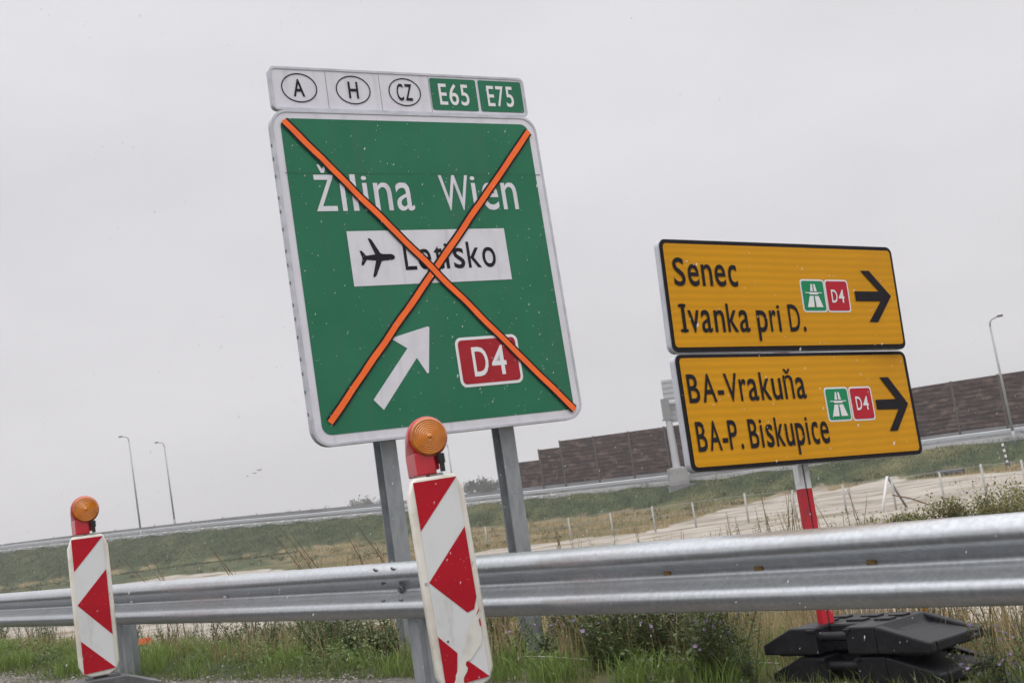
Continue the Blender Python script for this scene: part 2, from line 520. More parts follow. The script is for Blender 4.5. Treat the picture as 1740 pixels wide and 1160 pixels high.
def terrain():
    cx, cy = 0.0, -1.0
    az = []
    a = -180.0
    while a < 180:
        az.append(a)
        a += .3 if -33 < a < 33 else (1.5 if -70 < a < 70 else 6)
    rr = [0.0]
    r = .8
    while r < 5000:
        rr.append(r)
        r *= 1.022 if r < 220 else 1.12
    V, F, Cc = [], [], []
    for ri, r in enumerate(rr):
        for a in az:
            x, y = cx + r * math.sin(R(a)), cy + r * math.cos(R(a))
            V.append((x, y, ground(x, y, r < 200)))
            Cc.append(zone(x, y))
    n = len(az)
    for i in range(len(rr) - 1):
        for k in range(n):
            k2 = (k + 1) % n
            F.append((i * n + k, i * n + k2, (i + 1) * n + k2, (i + 1) * n + k))
    me = bpy.data.meshes.new('ground')
    me.from_pydata(V, [], [tuple(reversed(f)) for f in F])
    at_ = me.color_attributes.new('zone', 'FLOAT_COLOR', 'POINT')
    buf = []
    for c in Cc:
        buf += [c[0], c[1], c[2], c[3]]
    at_.data.foreach_set('color', buf)
    me.polygons.foreach_set('use_smooth', [True] * len(me.polygons))
    m = bpy.data.materials.new('ground')
    m.use_nodes = True
    t = m.node_tree
    b = t.nodes['Principled BSDF']
    b.inputs['Roughness'].default_value = .95
    b.inputs['Specular IOR Level'].default_value = .15
    att = t.nodes.new('ShaderNodeAttribute'); att.attribute_name = 'zone'
    sp = t.nodes.new('ShaderNodeSeparateColor')
    t.links.new(att.outputs['Color'], sp.inputs[0])
    geo = t.nodes.new('ShaderNodeNewGeometry')
    def nse(sc, det=6, scale=(1, 1, 1)):
        q = t.nodes.new('ShaderNodeMapping'); q.inputs['Scale'].default_value = scale
        n_ = t.nodes.new('ShaderNodeTexNoise')
        n_.inputs['Scale'].default_value = sc; n_.inputs['Detail'].default_value = det
        t.links.new(geo.outputs['Position'], q.inputs[0]); t.links.new(q.outputs[0], n_.inputs['Vector'])
        return n_.outputs['Fac']
    def mix(f, A, B):
        x = t.nodes.new('ShaderNodeMix'); x.data_type = 'RGBA'
        for s_, v_ in (('Factor', f), ('A', A), ('B', B)):
            if isinstance(v_, tuple): x.inputs[s_].default_value = (*v_, 1)
            else: t.links.new(v_, x.inputs[s_])
        return x.outputs['Result']
    def mr_(f, lo, hi, a=0, b_=1):
        x = t.nodes.new('ShaderNodeMapRange')
        for i_, v_ in ((1, lo), (2, hi), (3, a), (4, b_)): x.inputs[i_].default_value = v_
        t.links.new(f, x.inputs[0])
        return x.outputs[0]
    def add(a, b_, op='ADD'):
        x = t.nodes.new('ShaderNodeMath'); x.operation = op
        for i_, v_ in ((0, a), (1, b_)):
            if isinstance(v_, (int, float)): x.inputs[i_].default_value = v_
            else: t.links.new(v_, x.inputs[i_])
        return x.outputs[0]
    big, mid, fine_ = nse(.11), nse(.6), nse(5, 8)
    dry = mix(mr_(mid, .35, .7), (.165, .125, .065), (.25, .195, .105))
    dry = mix(mr_(nse(.25, 8, (1, 1, 1)), .52, .66), dry, (.125, .125, .055))
    grn = mix(mr_(nse(.9, 10), .36, .66), (.030, .043, .018), (.066, .079, .033))
    dry = mix(mr_(nse(.09, 9), .50, .62), dry, (.075, .085, .036))
    grn = mix(mr_(nse(.17, 6), .50, .70), grn, (.135, .125, .055))
    sand = mix(mr_(nse(.5, 9, (.8, 1.5, 1)), .40, .66), (.385, .345, .300), (.27, .235, .195))
    sand = mix(mr_(nse(.24, 10, (.9, 1.5, 1)), .52, .64), sand, (.205, .17, .125))
    grv = mix(mr_(nse(34, 3), .4, .62), (.185, .165, .145), (.095, .088, .08))
    gj = add(sp.outputs[1], mr_(mid, .3, .7, -.25, .25))
    c = mix(mr_(gj, .3, .55), dry, grn)
    sj = add(sp.outputs[0], mr_(nse(.35, 8, (1, 2, 1)), .3, .7, -.32, .32))
    c = mix(mr_(sj, .42, .60), c, sand)
    vj = add(sp.outputs[2], mr_(nse(2.2, 6), .3, .7, -.3, .3))
    c = mix(mr_(vj, .4, .6), c, grv)
    c = mix(att.outputs['Alpha'], c, mix(mr_(nse(60, 3), .4, .62), (.032, .032, .034), (.060, .059, .058)))
    t.links.new(c, b.inputs['Base Color'])
    bp = t.nodes.new('ShaderNodeBump')
    bp.inputs['Strength'].default_value = .5
    bp.inputs['Distance'].default_value = .05
    t.links.new(fine_, bp.inputs['Height'])
    t.links.new(bp.outputs[0], b.inputs['Normal'])
    me.materials.append(m)
    o = bpy.data.objects.new('ground', me)
    COL.objects.link(o)
    tag(o, kind='structure')
terrain()

# motorway carriageway on the embankment (a sheet above the fill)
def ribbon(name, q0, q1, v0, v1, dz, m, n=40, kind='structure'):
    V, F = [], []
    for i in range(n + 1):
        q = q0 + (q1 - q0) * i / n
        for v in (v0, v1):
            x, y = ep(q, v)
            V.append((x, y, ztop(q) + dz))
    for i in range(n):
        F.append((2 * i, 2 * i + 2, 2 * i + 3, 2 * i + 1))
    o = link(name, (V, F), m)
    return tag(o, kind=kind)
ribbon('road', -.8, 1.45, 1.2, 20, .03, mat('asphalt', (.055, .055, .058), .9, noise_=(.5, (.07, .07, .07), .4, .6)))

def along(name, q0, q1, v, prof, m, parent=None, n=60, smooth=False):
    """sweep a closed (depth, height) profile along the embankment edge"""
    V, F = [], []
    k = len(prof)
    for i in range(n + 1):
        q = q0 + (q1 - q0) * i / n
        for d, h in prof:
            x, y = ep(q, v + d)
            V.append((x, y, ztop(q) + h))
    for i in range(n):
        for j in range(k):
            F.append((i * k + j, i * k + (j + 1) % k, (i + 1) * k + (j + 1) % k, (i + 1) * k + j))
    F.append(tuple(range(k)))
    F.append(tuple(reversed(range(n * k, n * k + k))))
    return link(name, (V, F), m, parent, Matrix(), smooth)

kerb = along('kerb', -.8, 1.45, .35, [(0, -.3), (0, .22), (.5, .24), (.5, -.3)], M_KERB)
tag(kerb, kind='structure')
cb = along('concrete_barrier', -.8, 1.45, 7.0, [(0, -.2), (0, .3), (.15, .5), (.2, 1.08), (.42, 1.08), (.5, .4), (.6, -.2)], M_CONCD)
tag(cb, 'long grey concrete crash barrier behind the far motorway guardrail', 'barrier')

WM[cb] = Matrix()
for i in range(22):
    q = -.35 + i * 1.5 / 21 + .01 * math.sin(i * 5)
    x, y = ep(q, 7.3)
    bm = NB(); tube(bm, [(0, 0, -.02), (0, 0, .14)], .05, 8, mi=1); tube(bm, [(0, 0, .141), (0, 0, .30)], .10, 8, mi=0)
    link('reflector', bm, [mat('white_plate', (.74, .74, .73), .5), M_DARK], cb, Matrix.Translation((x, y, ztop(q) + 1.08)))
x0, y0 = ep(.3, 1)
fg = thing('guardrail', (x0, y0, ztop(.3)), 'distant galvanised guardrail along the top of the green embankment', 'guardrail')
along('rail_beam', -.8, 1.45, 1.0, [(0, .46), (-.06, .50), (-.06, .56), (0, .60), (-.06, .64), (-.06, .72), (0, .76), (.03, .76), (.03, .46)], M_FARZINC, fg)
rq = random.Random(3)
for i in range(48):
    q = -.42 + i * 1.75 / 47
    x, y = ep(q, 1.12)
    bm = NB(); box(bm, -.035, .035, -.05, .05, -.3, .76)
    link('post', bm, mat('far_post', (.22, .23, .24), .6, .3), fg, Matrix.Translation((x, y, ztop(q))))
for i in range(44):
    q = -.42 + i * 1.0 / 43
    x, y = ep(q, .3)
    bm = NB(); box(bm, -.26, .26, -.03, .03, .10, .20)
    link('reflector_plate', bm, mat('white_plate', (.74, .74, .73), .5), fg, Matrix.Translation((x, y, ztop(q))) @ Matrix.Rotation(math.atan2(EDn.y, EDn.x), 4, 'Z'))

# noise wall standing on the concrete barrier
x0, y0 = ep(.55, 7.2)
nw = thing('noise_barrier', (x0, y0, ztop(.55)), 'brown timber noise wall with a stepped left end on the motorway embankment', 'noise wall')
EANG = math.atan2(EDn.y, EDn.x)
def q_at_ratio(r, v):                     # position along the edge seen at direction x/y = r
    lo, hi = -.8, 1.6
    for _ in range(40):
        mdl = (lo + hi) / 2
        x, y = ep(mdl, v)
        if x / y < r: lo = mdl
        else: hi = mdl
    return lo
steps = [(-.0088, .0085, 3.8), (.0085, .0255, 4.85), (.0255, .62, 5.5)]
for r0_, r1_, hh in steps:
    qa, qb = q_at_ratio(r0_, 7.2), q_at_ratio(r1_, 7.2)
    qb = min(qb, 1.45)
    nb = max(1, round((qb - qa) * EL / 4))
    for i in range(nb):
        q1, q2 = qa + (qb - qa) * i / nb, qa + (qb - qa) * (i + 1) / nb
        V = []
        for q in (q1, q2):
            for d, h in ((.05, 1.02), (.05, hh), (.27, hh), (.27, 1.02)):
                x, y = ep(q, 7.15 + d)
                V.append((x, y, ztop(q) + h))
        F = [(0, 1, 5, 4), (1, 2, 6, 5), (2, 3, 7, 6), (3, 0, 4, 7), (0, 3, 2, 1), (4, 5, 6, 7)]
        bm = NB()
        vv = [bm.verts.new(v) for v in V]
        for f in F: bm.faces.new([vv[k] for k in f])
        # horizontal timber battens
        nbat = int((hh - 1.2) / .38)
        for k in range(nbat):
            hz = 1.2 + k * .38
            W_ = []
            for q in (q1 + .0004, q2 - .0004):
                for d, h in ((.0, hz), (.0, hz + .2), (.048, hz + .22), (.048, hz - .02)):
                    x, y = ep(q, 7.15 + d)
                    W_.append(bm.verts.new((x, y, ztop(q) + h)))
            for f in F: bm.faces.new([W_[j] for j in f])
        link('wall_panel', bm, M_NOISE, nw, Matrix())
        x, y = ep(q1, 7.12)
        bm = NB(); box(bm, -.09, .09, -.06, .02, .6, hh + .06)
        link('post', bm, mat('noise_post', (.075, .058, .054), .8), nw, Matrix.Translation((x, y, ztop(q1))) @ Matrix.Rotation(EANG, 4, 'Z'))

# ------------------------------------------------------------------ far street furniture
def street_lamp(px, py, pz, h, arm, label, lean=0):
    t = thing('street_lamp', (px, py, pz), label, 'street lamp', 'tall street lamps along the motorway')
    M = Matrix.Translation((px, py, pz)) @ Matrix.Rotation(R(lean), 4, 'Y')
    bm = NB(); tube(bm, [(0, 0, -.3), (0, 0, h * .5), (0, 0, h - .5)], [.13, .105, .075], 8)
    link('pole', bm, M_LAMP, t, M, True)
    bm = NB(); tube(bm, [(0, 0, h - .5), (arm * .08, 0, h - .18), (arm * .3, 0, h + .02), (arm, 0, h + .18)], [.075, .07, .06, .05], 8)
    a = link('arm', bm, M_LAMP, t, M, True)
    bm = NB(); box(bm, min(arm, arm * 1.55), max(arm, arm * 1.55), -.15, .15, h + .12, h + .28, bev=.03)
    link('lamp_head', bm, M_DARK, t, M)
    bm = NB(); tube(bm, [(0, 0, -.3), (0, 0, .9)], [.17, .15], 8)
    link('base_sleeve', bm, M_LAMP, t, M, True)
street_lamp(-48.2, 159.0, 4.35, 12.35, -.75, 'tall grey street lamp nearest the small beacon, bent arm pointing left', -1.5)
street_lamp(-47.0, 170.0, 5.35, 11.0, -.75, 'slightly shorter grey street lamp second from the left edge, arm pointing left', -1.6)
street_lamp(-11.39, 188.0, 3.0, 8.9, -.75, 'faint thin street lamp pole between the two legs of the green sign')
street_lamp(38.6, 104.3, .7, 9.95, .75, 'tall grey street lamp in front of the brown noise wall at the right edge', -1.2)

g0 = Vector((13.35, 120.0, 1.2))
gt = thing('sign_gantry', g0, 'grey steel gantry sign on a concrete plinth behind the yellow signs', 'sign gantry')
MG = Matrix.Translation(g0)
bm = NB(); box(bm, -.85, .85, -.9, .9, -.5, 1.55, bev=.05)
link('plinth', bm, M_CONC, gt, MG)
bm = NB(); box(bm, -1.1, 1.7, -1.0, 1.0, -.9, -.02)
link('footing', bm, M_CONCD, gt, MG)
bm = NB(); tube(bm, [(0, 0, 1.5), (0, 0, 1.62), (0, 0, 1.63), (-.05, 0, 6.2)], [.6, .6, .36, .30], 12)
link('column', bm, mat('gantry_steel', (.46, .47, .50), .45, .4), gt, MG, R(40))
bm = NB(); box(bm, -.5, .2, -.3, .3, 6.0, 8.0); box(bm, -.6, .35, -.36, .36, 6.0, 6.12)
link('column_head', bm, mat('gantry_head', (.23, .235, .24), .5, .3), gt, MG)
bm = NB(); box(bm, .2, 9.5, -.14, .14, 7.45, 7.65)
link('arm', bm, mat('gantry_steel', (.46, .47, .50)), gt, MG)
for i in range(6):
    for j in range(2):
        bm = NB()
        xx, zz = -.15 + i * 1.32, 5.75 + j * 2.05
        box(bm, xx, xx + 1.25, -.05, .0, zz, zz + 1.95 )
        for k in range(4): box(bm, xx + .02, xx + 1.23, -.11, -.051, zz + .25 + k * .48, zz + .31 + k * .48)
        link('sign_back', bm, mat('sign_back_grey', (.40, .405, .43), .5, .3), gt, MG @ Matrix.Translation((0, .5, 0)))

def marker(x, y, z, h, label, yel=False):
    t = thing('marker_post', (x, y, z), label, 'marker post')
    n = 7
    bm = NB()
    for k in range(n):
        tube(bm, [(0, 0, h * k / n), (0, 0, h * (k + 1) / n)], .085, 8, mi=k % 2, caps=(k in (0, n - 1)))
    link('post', bm, [mat('marker_white', (.75, .74, .72), .6), mat('marker_yellow', (.55, .5, .3), .6) if yel else mat('marker_navy', (.05, .05, .09), .6)], t, Matrix.Translation((x, y, z)) @ Matrix.Rotation(R(-4), 4, 'Y'), R(40))
    bm = NB(); box(bm, -.16, .16, -.12, .12, -.2, .06)
    link('foot', bm, M_DARK, t)
marker(35.6, 98.5, -.75, 1.5, 'black and white striped marker post on the slope below the right lamp')
marker(36.6, 96.0, -.15, 1.3, 'pale yellow marker post at the right edge of the embankment', True)
def proof(x, y, r=.35):
    return ground(x, y)
# culvert pipe lying at the foot of the slope
bm = NB()
p0 = Vector((30.9, 101.0)); p1 = Vector((32.6, 99.6))
tube(bm, [(p0.x, p0.y, ground(*p0) + .22), (p1.x, p1.y, ground(*p1) + .22)], .26, 12)
tag(link('drain_pipe', bm, mat('drain_black', (.03, .035, .05), .5)), 'short dark drain pipe lying at the foot of the right slope', 'pipe')

# field fence
fa, fb = Vector((1.67, 73.8)), Vector((14.1, 53.0))
def fence_pt(px):
    r = (px - 870) / 2200 / .99 - .0225
    d = fb - fa
    k = (r * fa.y - fa.x) / (d.x - r * d.y)
    p = fa + d * k
    return p
FX = [690, 760, 830, 900, 970, 1040, 1110, 1178, 1265, 1345, 1428, 1510, 1592, 1662, 1730]
fp = [fence_pt(px) for px in FX]
fz = [ground(p.x, p.y) for p in fp]
fe = thing('field_fence', (fp[7].x, fp[7].y, fz[7]), 'wire fence with thin pale posts crossing the sandy field', 'fence')
for i, (p, z) in enumerate(zip(fp, fz)):
    bm = NB(); tube(bm, [(0, 0, -.2), (rnd.uniform(-.03, .03), 0, 1.3 + rnd.uniform(-.08, .05))], .045, 8)
    link('post', bm, M_FENCE, fe, Matrix.Translation((p.x, p.y, z)), True)
for h in (.35, .8, 1.24):
    bm = NB(); tube(bm, [(p.x, p.y, z + h + rnd.uniform(-.02, .02)) for p, z in zip(fp, fz)], .009, 5)
    link('wire', bm, M_WIRE, fe, Matrix())
# braced corner post
p = fence_pt(1505)
bz = ground(p.x, p.y)
for dx, dy, mm, w in ((-.62, -.35, mat('brace_white', (.62, .62, .60), .6), .055), (.75, .3, mat('brace_dark', (.16, .15, .14), .7), .05)):
    bm = NB(); tube(bm, [(p.x + dx, p.y + dy, bz - .25), (p.x, p.y, bz + 1.36)], w, 8)
    link('brace', bm, mm, fe, Matrix(), True)
bm = NB(); tube(bm, [(p.x - .1, p.y - .6, bz + .62), (p.x + .6, p.y - .6, bz + .38), (p.x + 1.25, p.y - .6, bz + .05), (p.x + 1.5, p.y - .6, bz - .02)], [.03, .035, .03, .015], 6)
tube(bm, [(p.x + .7, p.y - .6, bz + .33), (p.x + 1.05, p.y - .55, bz + .40)], [.02, .008], 6)
tag(link('branch', bm, M_STICK, None, Matrix(), True), 'brown bare branch leaning against the white fence brace', 'branch')

# ------------------------------------------------------------------ near guardrail
def railtop(s):
    return .930 - .0167 * s
RANG = math.atan2(TD.y, TD.x)
gr = thing('guardrail', (*pt(0, 5), ground(*pt(0, 5))), 'large galvanised steel guardrail with double wave beam crossing the foreground', 'guardrail')
PROF = [(.012, .304), (.020, .3105), (.036, .306), (.060, .293), (.077, .277), (.0845, .259), (.0845, .243), (.079, .230), (.066, .219), (.040, .205), (.019, .192), (.009, .176),
        (.0065, .160), (.0095, .151), (.0150, .146), (.0190, .139), (.034, .123), (.058, .107), (.0755, .094), (.0840, .079), (.0845, .064), (.077, .047), (.060, .029), (.036, .013), (.020, .006), (.012, .010)]
def beam(s0, s1, du, n):
    V, F = [], []
    k = len(PROF)
    full = [(d, h) for d, h in PROF] + [(d - .004, h) for d, h in reversed(PROF)]
    k = len(full)
    for i in range(n + 1):
        s = s0 + (s1 - s0) * i / n
        zt = railtop(s) - .3105
        for d, h in full:
            x, y = pt(-d - du, s)
            V.append((x, y, zt + h))
    for i in range(n):
        for j in range(k):
            F.append((i * k + j, (i + 1) * k + j, (i + 1) * k + (j + 1) % k, i * k + (j + 1) % k))
    for e in (0, n * k):
        for j in range(k // 2 - 1):
            F.append((e + j, e + j + 1, e + k - 2 - j, e + k - 1 - j))
    return V, F
SJ = 6.62                                  # lap joint near the middle post
beams = [link('rail_beam', beam(a, b, d, 12), M_ZINC, gr, Matrix(), R(60)) for a, b, d in
         ((-13.4, -5.2, .0), (-5.4, SJ - 4.0, .0045), (SJ - 4.2, SJ + .16, .0), (SJ - .16, SJ + 4.05, .0045), (SJ + 3.8, SJ + 12, .0))]
def boltm(s, h, d):
    x, y = pt(-d, s)
    return Matrix.Translation((x, y, railtop(s) - .3105 + h)) @ Matrix.Rotation(RANG, 4, 'Z')
def lug(bm, tilt, rx, rz, dep):
    n = 14
    for ring, (k, dd) in enumerate(((1, 0), (.9, dep * .7), (.45, dep))):
        vs = [bm.verts.new((k * (rx * math.cos(2 * math.pi * i / n)), -dd, k * rz * math.sin(2 * math.pi * i / n))) for i in range(n)]
        if ring:
            for i in range(n): bm.faces.new((prev[i], prev[(i + 1) % n], vs[(i + 1) % n], vs[i]))
        prev = vs
    bm.faces.new(prev)
def profd(h):
    for (d0, h0), (d1, h1) in zip(PROF, PROF[1:]):
        if (h0 - h) * (h1 - h) <= 0 and h0 != h1:
            return d0 + (d1 - d0) * (h - h0) / (h1 - h0)
    return .01
for s0_, ds in ((SJ - .1, .17), (SJ - 4.1, .17), (SJ + 3.92, .17)):
    for k in range(2):
        for h in (.281, .200, .112):
            bm = NB(); lug(bm, 0, .021, .013, .010)
            dh = (profd(h - .01) - profd(h + .01)) / .02
            Mb = boltm(s0_ + k * ds, h, profd(h) + .007) @ Matrix.Rotation(math.atan(dh), 4, 'X') @ Matrix.Rotation(R(25 if h > .25 else -25), 4, 'Y')
            link('lap_bolt', bm, M_CAP, gr, Mb, R(50))
    bm = NB(); lug(bm, 0, .024, .024, .014)
    bmesh.ops.create_cone(bm, cap_ends=True, segments=6, radius1=.014, radius2=.013, depth=.012, matrix=Matrix.Translation((0, -.018, 0)) @ Matrix.Rotation(R(90), 4, 'X'))
    link('post_bolt', bm, M_CAP, gr, boltm(s0_ + ds * .75, .162, .014), R(50))
for s in (8.63, 9.13, 9.66, 4.6, 3.1, 2.2):
    bm = NB()
    box(bm, -.021, .021, -.004, .004, -.0085, .0085, bev=.003)
    o = link('slot', bm, M_RUST if s > 8 else M_BEACSHEET, gr, boltm(s, .172, .0155))
# posts behind the beam (sigma section)
def sigma(bm, z0, z1):
    P = [(-.03, -.062), (.030, -.062), (.030, -.022), (.012, -.010), (.012, .010), (.030, .022), (.030, .062), (-.03, .062)]
    P2 = [(a - (.005 if a > 0 else 0), b * .92 if abs(b) > .03 else b) for a, b in P]
    return P
def rail_post(s):
    x, y = pt(.055, s)
    zb = ground(x, y, False)
    zt = railtop(s) - .03
    M = Matrix.Translation((x, y, 0)) @ Matrix.Rotation(RANG, 4, 'Z')
    bm = NB()
    # web (facing along the rail) with a rib, and two flanges
    prof = [(.06, -.05), (.06, .0), (.045, .0), (.045, -.045), (-.022, -.045), (-.022, -.01), (-.042, .005), (-.042, .05), (-.022, .065), (-.022, .10), (.045, .10), (.045, .055), (.06, .055), (.06, .112),
            (-.034, .112), (-.034, .072), (-.055, .055), (-.055, -.004), (-.034, -.018), (-.034, -.057), (.06, -.057)]
    prof = [(a, b) for a, b in prof]
    a = [bm.verts.new((-p[0], p[1], zb - .4)) for p in prof]
    b = [bm.verts.new((-p[0], p[1], zt)) for p in prof]
    n = len(prof)
    for i in range(n): bm.faces.new((a[i], a[(i + 1) % n], b[(i + 1) % n], b[i]))
    bm.faces.new(b); bm.faces.new(list(reversed(a)))
    bmesh.ops.recalc_face_normals(bm, faces=bm.faces[:])
    link('post', bm, M_POST, gr, M)
    bm = NB(); box(bm, -.05, .05, -.058, -.002, railtop(s) - .20, railtop(s) - .10)
    link('spacer', bm, M_POST, gr, Matrix.Translation((*pt(-.0, s), 0)) @ Matrix.Rotation(RANG, 4, 'Z') @ Matrix.Translation((0, .06, 0)))
for s in (SJ + .08 - 4.02 * 4, SJ + .08 - 4.02 * 3, SJ + .08 - 4.02 * 2, SJ + .08 - 4.02, SJ + .08, SJ + .08 + 4.02, SJ + .08 + 8):
    rail_post(s)

V, F = [], []
rq = random.Random(41)
for _ in range(520):
    s_ = rq.uniform(-5, 10.5)
    x, y = pt(-.014 - rq.uniform(0, .012), s_)
    z = railtop(s_) - .3105 + rq.uniform(.001, .004)
    w = rq.uniform(.0018, .0034)
    b = len(V)
    V += [(x + w, y, z), (x, y + w, z), (x - w, y, z), (x, y - w, z), (x, y, z + w), (x, y, z - w * 2.2)]
    for k in range(4): F += [(b + k, b + (k + 1) % 4, b + 4), (b + (k + 1) % 4, b + k, b + 5)]
tag(link('water_drops', (V, F), mat('water_drop', (.75, .77, .8), .08, spec=.6), gr, Matrix(), True), kind='stuff')

# ------------------------------------------------------------------ green direction sign
MGS = rotm([[.8569, -.5153, -.0148], [.5155, .8568, .0138], [.0056, -.0194, .9998]], (-.53, 9.869, 2.92))
MHD = rotm([[.8584, -.513, -.0012], [.513, .8584, -.0032], [.0027, .0021, 1.0]], (-.559, 9.927, 4.375))
_b = MGS @ Vector((0, 0, -1.26))
zb = ground(_b.x, _b.y)
gs = thing('direction_sign', (_b.x, _b.y, zb), 'large green motorway direction sign crossed out with an orange X', 'road sign')
HW, HH = 1.15, 1.26
bm = NB()
poly(bm, rrect(-HW, HW, -HH, HH, .125), 0.0, -.035, mi=0, mside=1)
pn = link('sign_panel', bm, [M_WHITE, M_ALU], gs, MGS)
bm = NB()     # rolled aluminium edge, riveted
o_ = rrect(-HW - .012, HW + .012, -HH - .012, HH + .012, .135); i_ = rrect(-HW + .006, HW - .006, -HH + .006, HH - .006, .12)
V = []
for w in (.006, -.055):
    V += [(u, -w, v) for u, v in o_] + [(u, -w, v) for u, v in i_]
n = len(o_)
F = []
for i in range(n):
    j = (i + 1) % n
    F += [(i, n + i, n + j, j), (i, j, 2 * n + j, 2 * n + i), (2 * n + i, 2 * n + j, 3 * n + j, 3 * n + i), (n + i, 3 * n + i, 3 * n + j, n + j)]
link('edge_profile', (V, F), M_ALU, pn, MGS)
for k in range(16):
    bm = NB(); box(bm, -.006, .002, -.006, .006, -.012, .012)
    link('rivet', bm, M_CAP, pn, MGS @ Matrix.Translation((-HW - .012, .03, 1.0 - k * .135 + (.03 if k % 3 else 0))))
bm = NB()
poly(bm, rrect(-1.085, 1.085, -1.19, 1.205, .072), .003)
link('green_field', bm, M_GREEN, pn, MGS)
bm = NB(); strip(bm, (-1.10, .779), (1.13, .770), .0025, .0045)
link('panel_seam', bm, mat('seam_green', (.014, .105, .055), .6), pn, MGS)
T = .006
def tail(u, v, hgt, k=1.0):
    return [(u, v + .06), (u + .034 * k, v + .06), (u + .036 * k, v + .040), (u + .046 * k, v + .030), (u + .062 * k, v + .031), (u + .062 * k, v + .002), (u + .034 * k, v - .003), (u + .010 * k, v + .010)]
lettering('\u017dilina', pn, MGS, -.890, -.072, .482, .762, T, M_WHITE, .004)
lettering('Wien', pn, MGS, .170, .872, .479, .762, T, M_WHITE, .004)
bm = NB(); poly(bm, [(-.678, .322), (.697, .320), (.697, -.103), (-.678, -.105)], T)
link('airport_plate', bm, M_WHITE, pn, MGS)
bm = NB()
PL = [(-.308, .112), (-.314, .127), (-.335, .136), (-.405, .138), (-.425, .144), (-.482, .250), (-.500, .264), (-.514, .262), (-.470, .137), (-.545, .128), (-.577, .168), (-.596, .168), (-.580, .112),
      (-.596, .056), (-.577, .056), (-.545, .096), (-.470, .088), (-.514, -.038), (-.500, -.040), (-.482, -.026), (-.425, .080), (-.405, .086), (-.335, .088), (-.314, .097)]
poly(bm, PL, T + .002)
link('airplane_symbol', bm, M_BLACK, pn, MGS)
lettering('Letisko', pn, MGS, -.232, .578, .007, .212, T + .002, M_BLACK, .005)
bm = NB()
poly(bm, [(-.112, -.445), (-.106, -.452), (-.166, -.795), (-.171, -.803), (-.182, -.800), (-.250, -.678), (-.582, -1.048), (-.654, -.966), (-.317, -.600), (-.430, -.524), (-.433, -.517), (-.426, -.511), (-.120, -.442)], T)
link('direction_arrow', bm, M_WHITE, pn, MGS)
bm = NB()
poly(bm, rrect(.092, .655, -.938, -.547, .055), T)
poly(bm, rrect(.115, .632, -.915, -.570, .035), T + .002, mi=1)
link('route_badge', bm, [M_BWHITE, M_RED], pn, MGS)
lettering('D4', pn, MGS, .224, .522, -.857, -.633, T + .004, M_BWHITE, .010)
bm = NB()
strip(bm, (1.079, 1.138), (-1.019, -1.099), .0375, .012, 1, wob=.005); strip(bm, (1.083, 1.142), (-1.023, -1.103), .0225, .0135, 0, wob=.005)
link('crossing_tape', bm, [M_ORANGE, M_BLACK], pn, MGS)
bm = NB()
strip(bm, (-1.059, 1.179), (1.075, -1.195), .0375, .015, 1, wob=.005); strip(bm, (-1.063, 1.183), (1.079, -1.199), .0225, .0165, 0, wob=.005)
link('crossing_tape', bm, [M_ORANGE, M_BLACK], pn, MGS)
# header strip
bm = NB()
poly(bm, rrect(-1.107, 1.107, -.158, .158, .035), 0, -.035, mi=0, mside=1)
hd = link('header_panel', bm, [M_WHITE, M_ALU], gs, MHD)
o_ = rrect(-1.119, 1.119, -.170, .170, .045); i_ = rrect(-1.101, 1.101, -.152, .152, .03)
V = []
for w in (.006, -.05):
    V += [(u, -w, v) for u, v in o_] + [(u, -w, v) for u, v in i_]
n = len(o_)
F = []
for i in range(n):
    j = (i + 1) % n
    F += [(i, n + i, n + j, j), (i, j, 2 * n + j, 2 * n + i), (2 * n + i, 2 * n + j, 3 * n + j, 3 * n + i), (n + i, 3 * n + i, 3 * n + j, n + j)]
link('edge_profile', (V, F), M_ALU, hd, MHD)
for u in (-.665, -.215, .224):
    bm = NB(); strip(bm, (u, .15), (u, -.15), .0022, .002)
    link('cell_line', bm, mat('grey_line', (.25, .25, .27), .6), hd, MHD)
for uc, rx in ((-.890, .145), (-.445, .146), (-.001, .142)):
    bm = NB()
    n = 48
    oo = [bm.verts.new((uc + rx * math.cos(2 * math.pi * i / n), -.004, .006 + .116 * math.sin(2 * math.pi * i / n))) for i in range(n)]
    ii = [bm.verts.new((uc + (rx - .009) * math.cos(2 * math.pi * i / n), -.004, .006 + .107 * math.sin(2 * math.pi * i / n))) for i in range(n)]
    for i in range(n):
        f = bm.faces.new((oo[i], oo[(i + 1) % n], ii[(i + 1) % n], ii[i]))
    link('country_oval', bm, M_BLACK, hd, MHD)
lettering('A', hd, MHD, -.942, -.850, -.061, .072, .004, M_BLACK, .012)
lettering('H', hd, MHD, -.487, -.404, -.060, .071, .004, M_BLACK, .012)
lettering('CZ', hd, MHD, -.072, .064, -.061, .071, .004, M_BLACK, .012)
for u0, u1 in ((.232, .655), (.677, 1.089)):
    bm = NB(); poly(bm, rrect(u0, u1, -.132, .135, .018), .003)
    link('route_plate', bm, M_GREEN, hd, MHD)
lettering('E65', hd, MHD, .303, .577, -.085, .087, .006, M_BWHITE, .010)
lettering('E75', hd, MHD, .750, 1.000, -.083, .087, .006, M_BWHITE, .010)
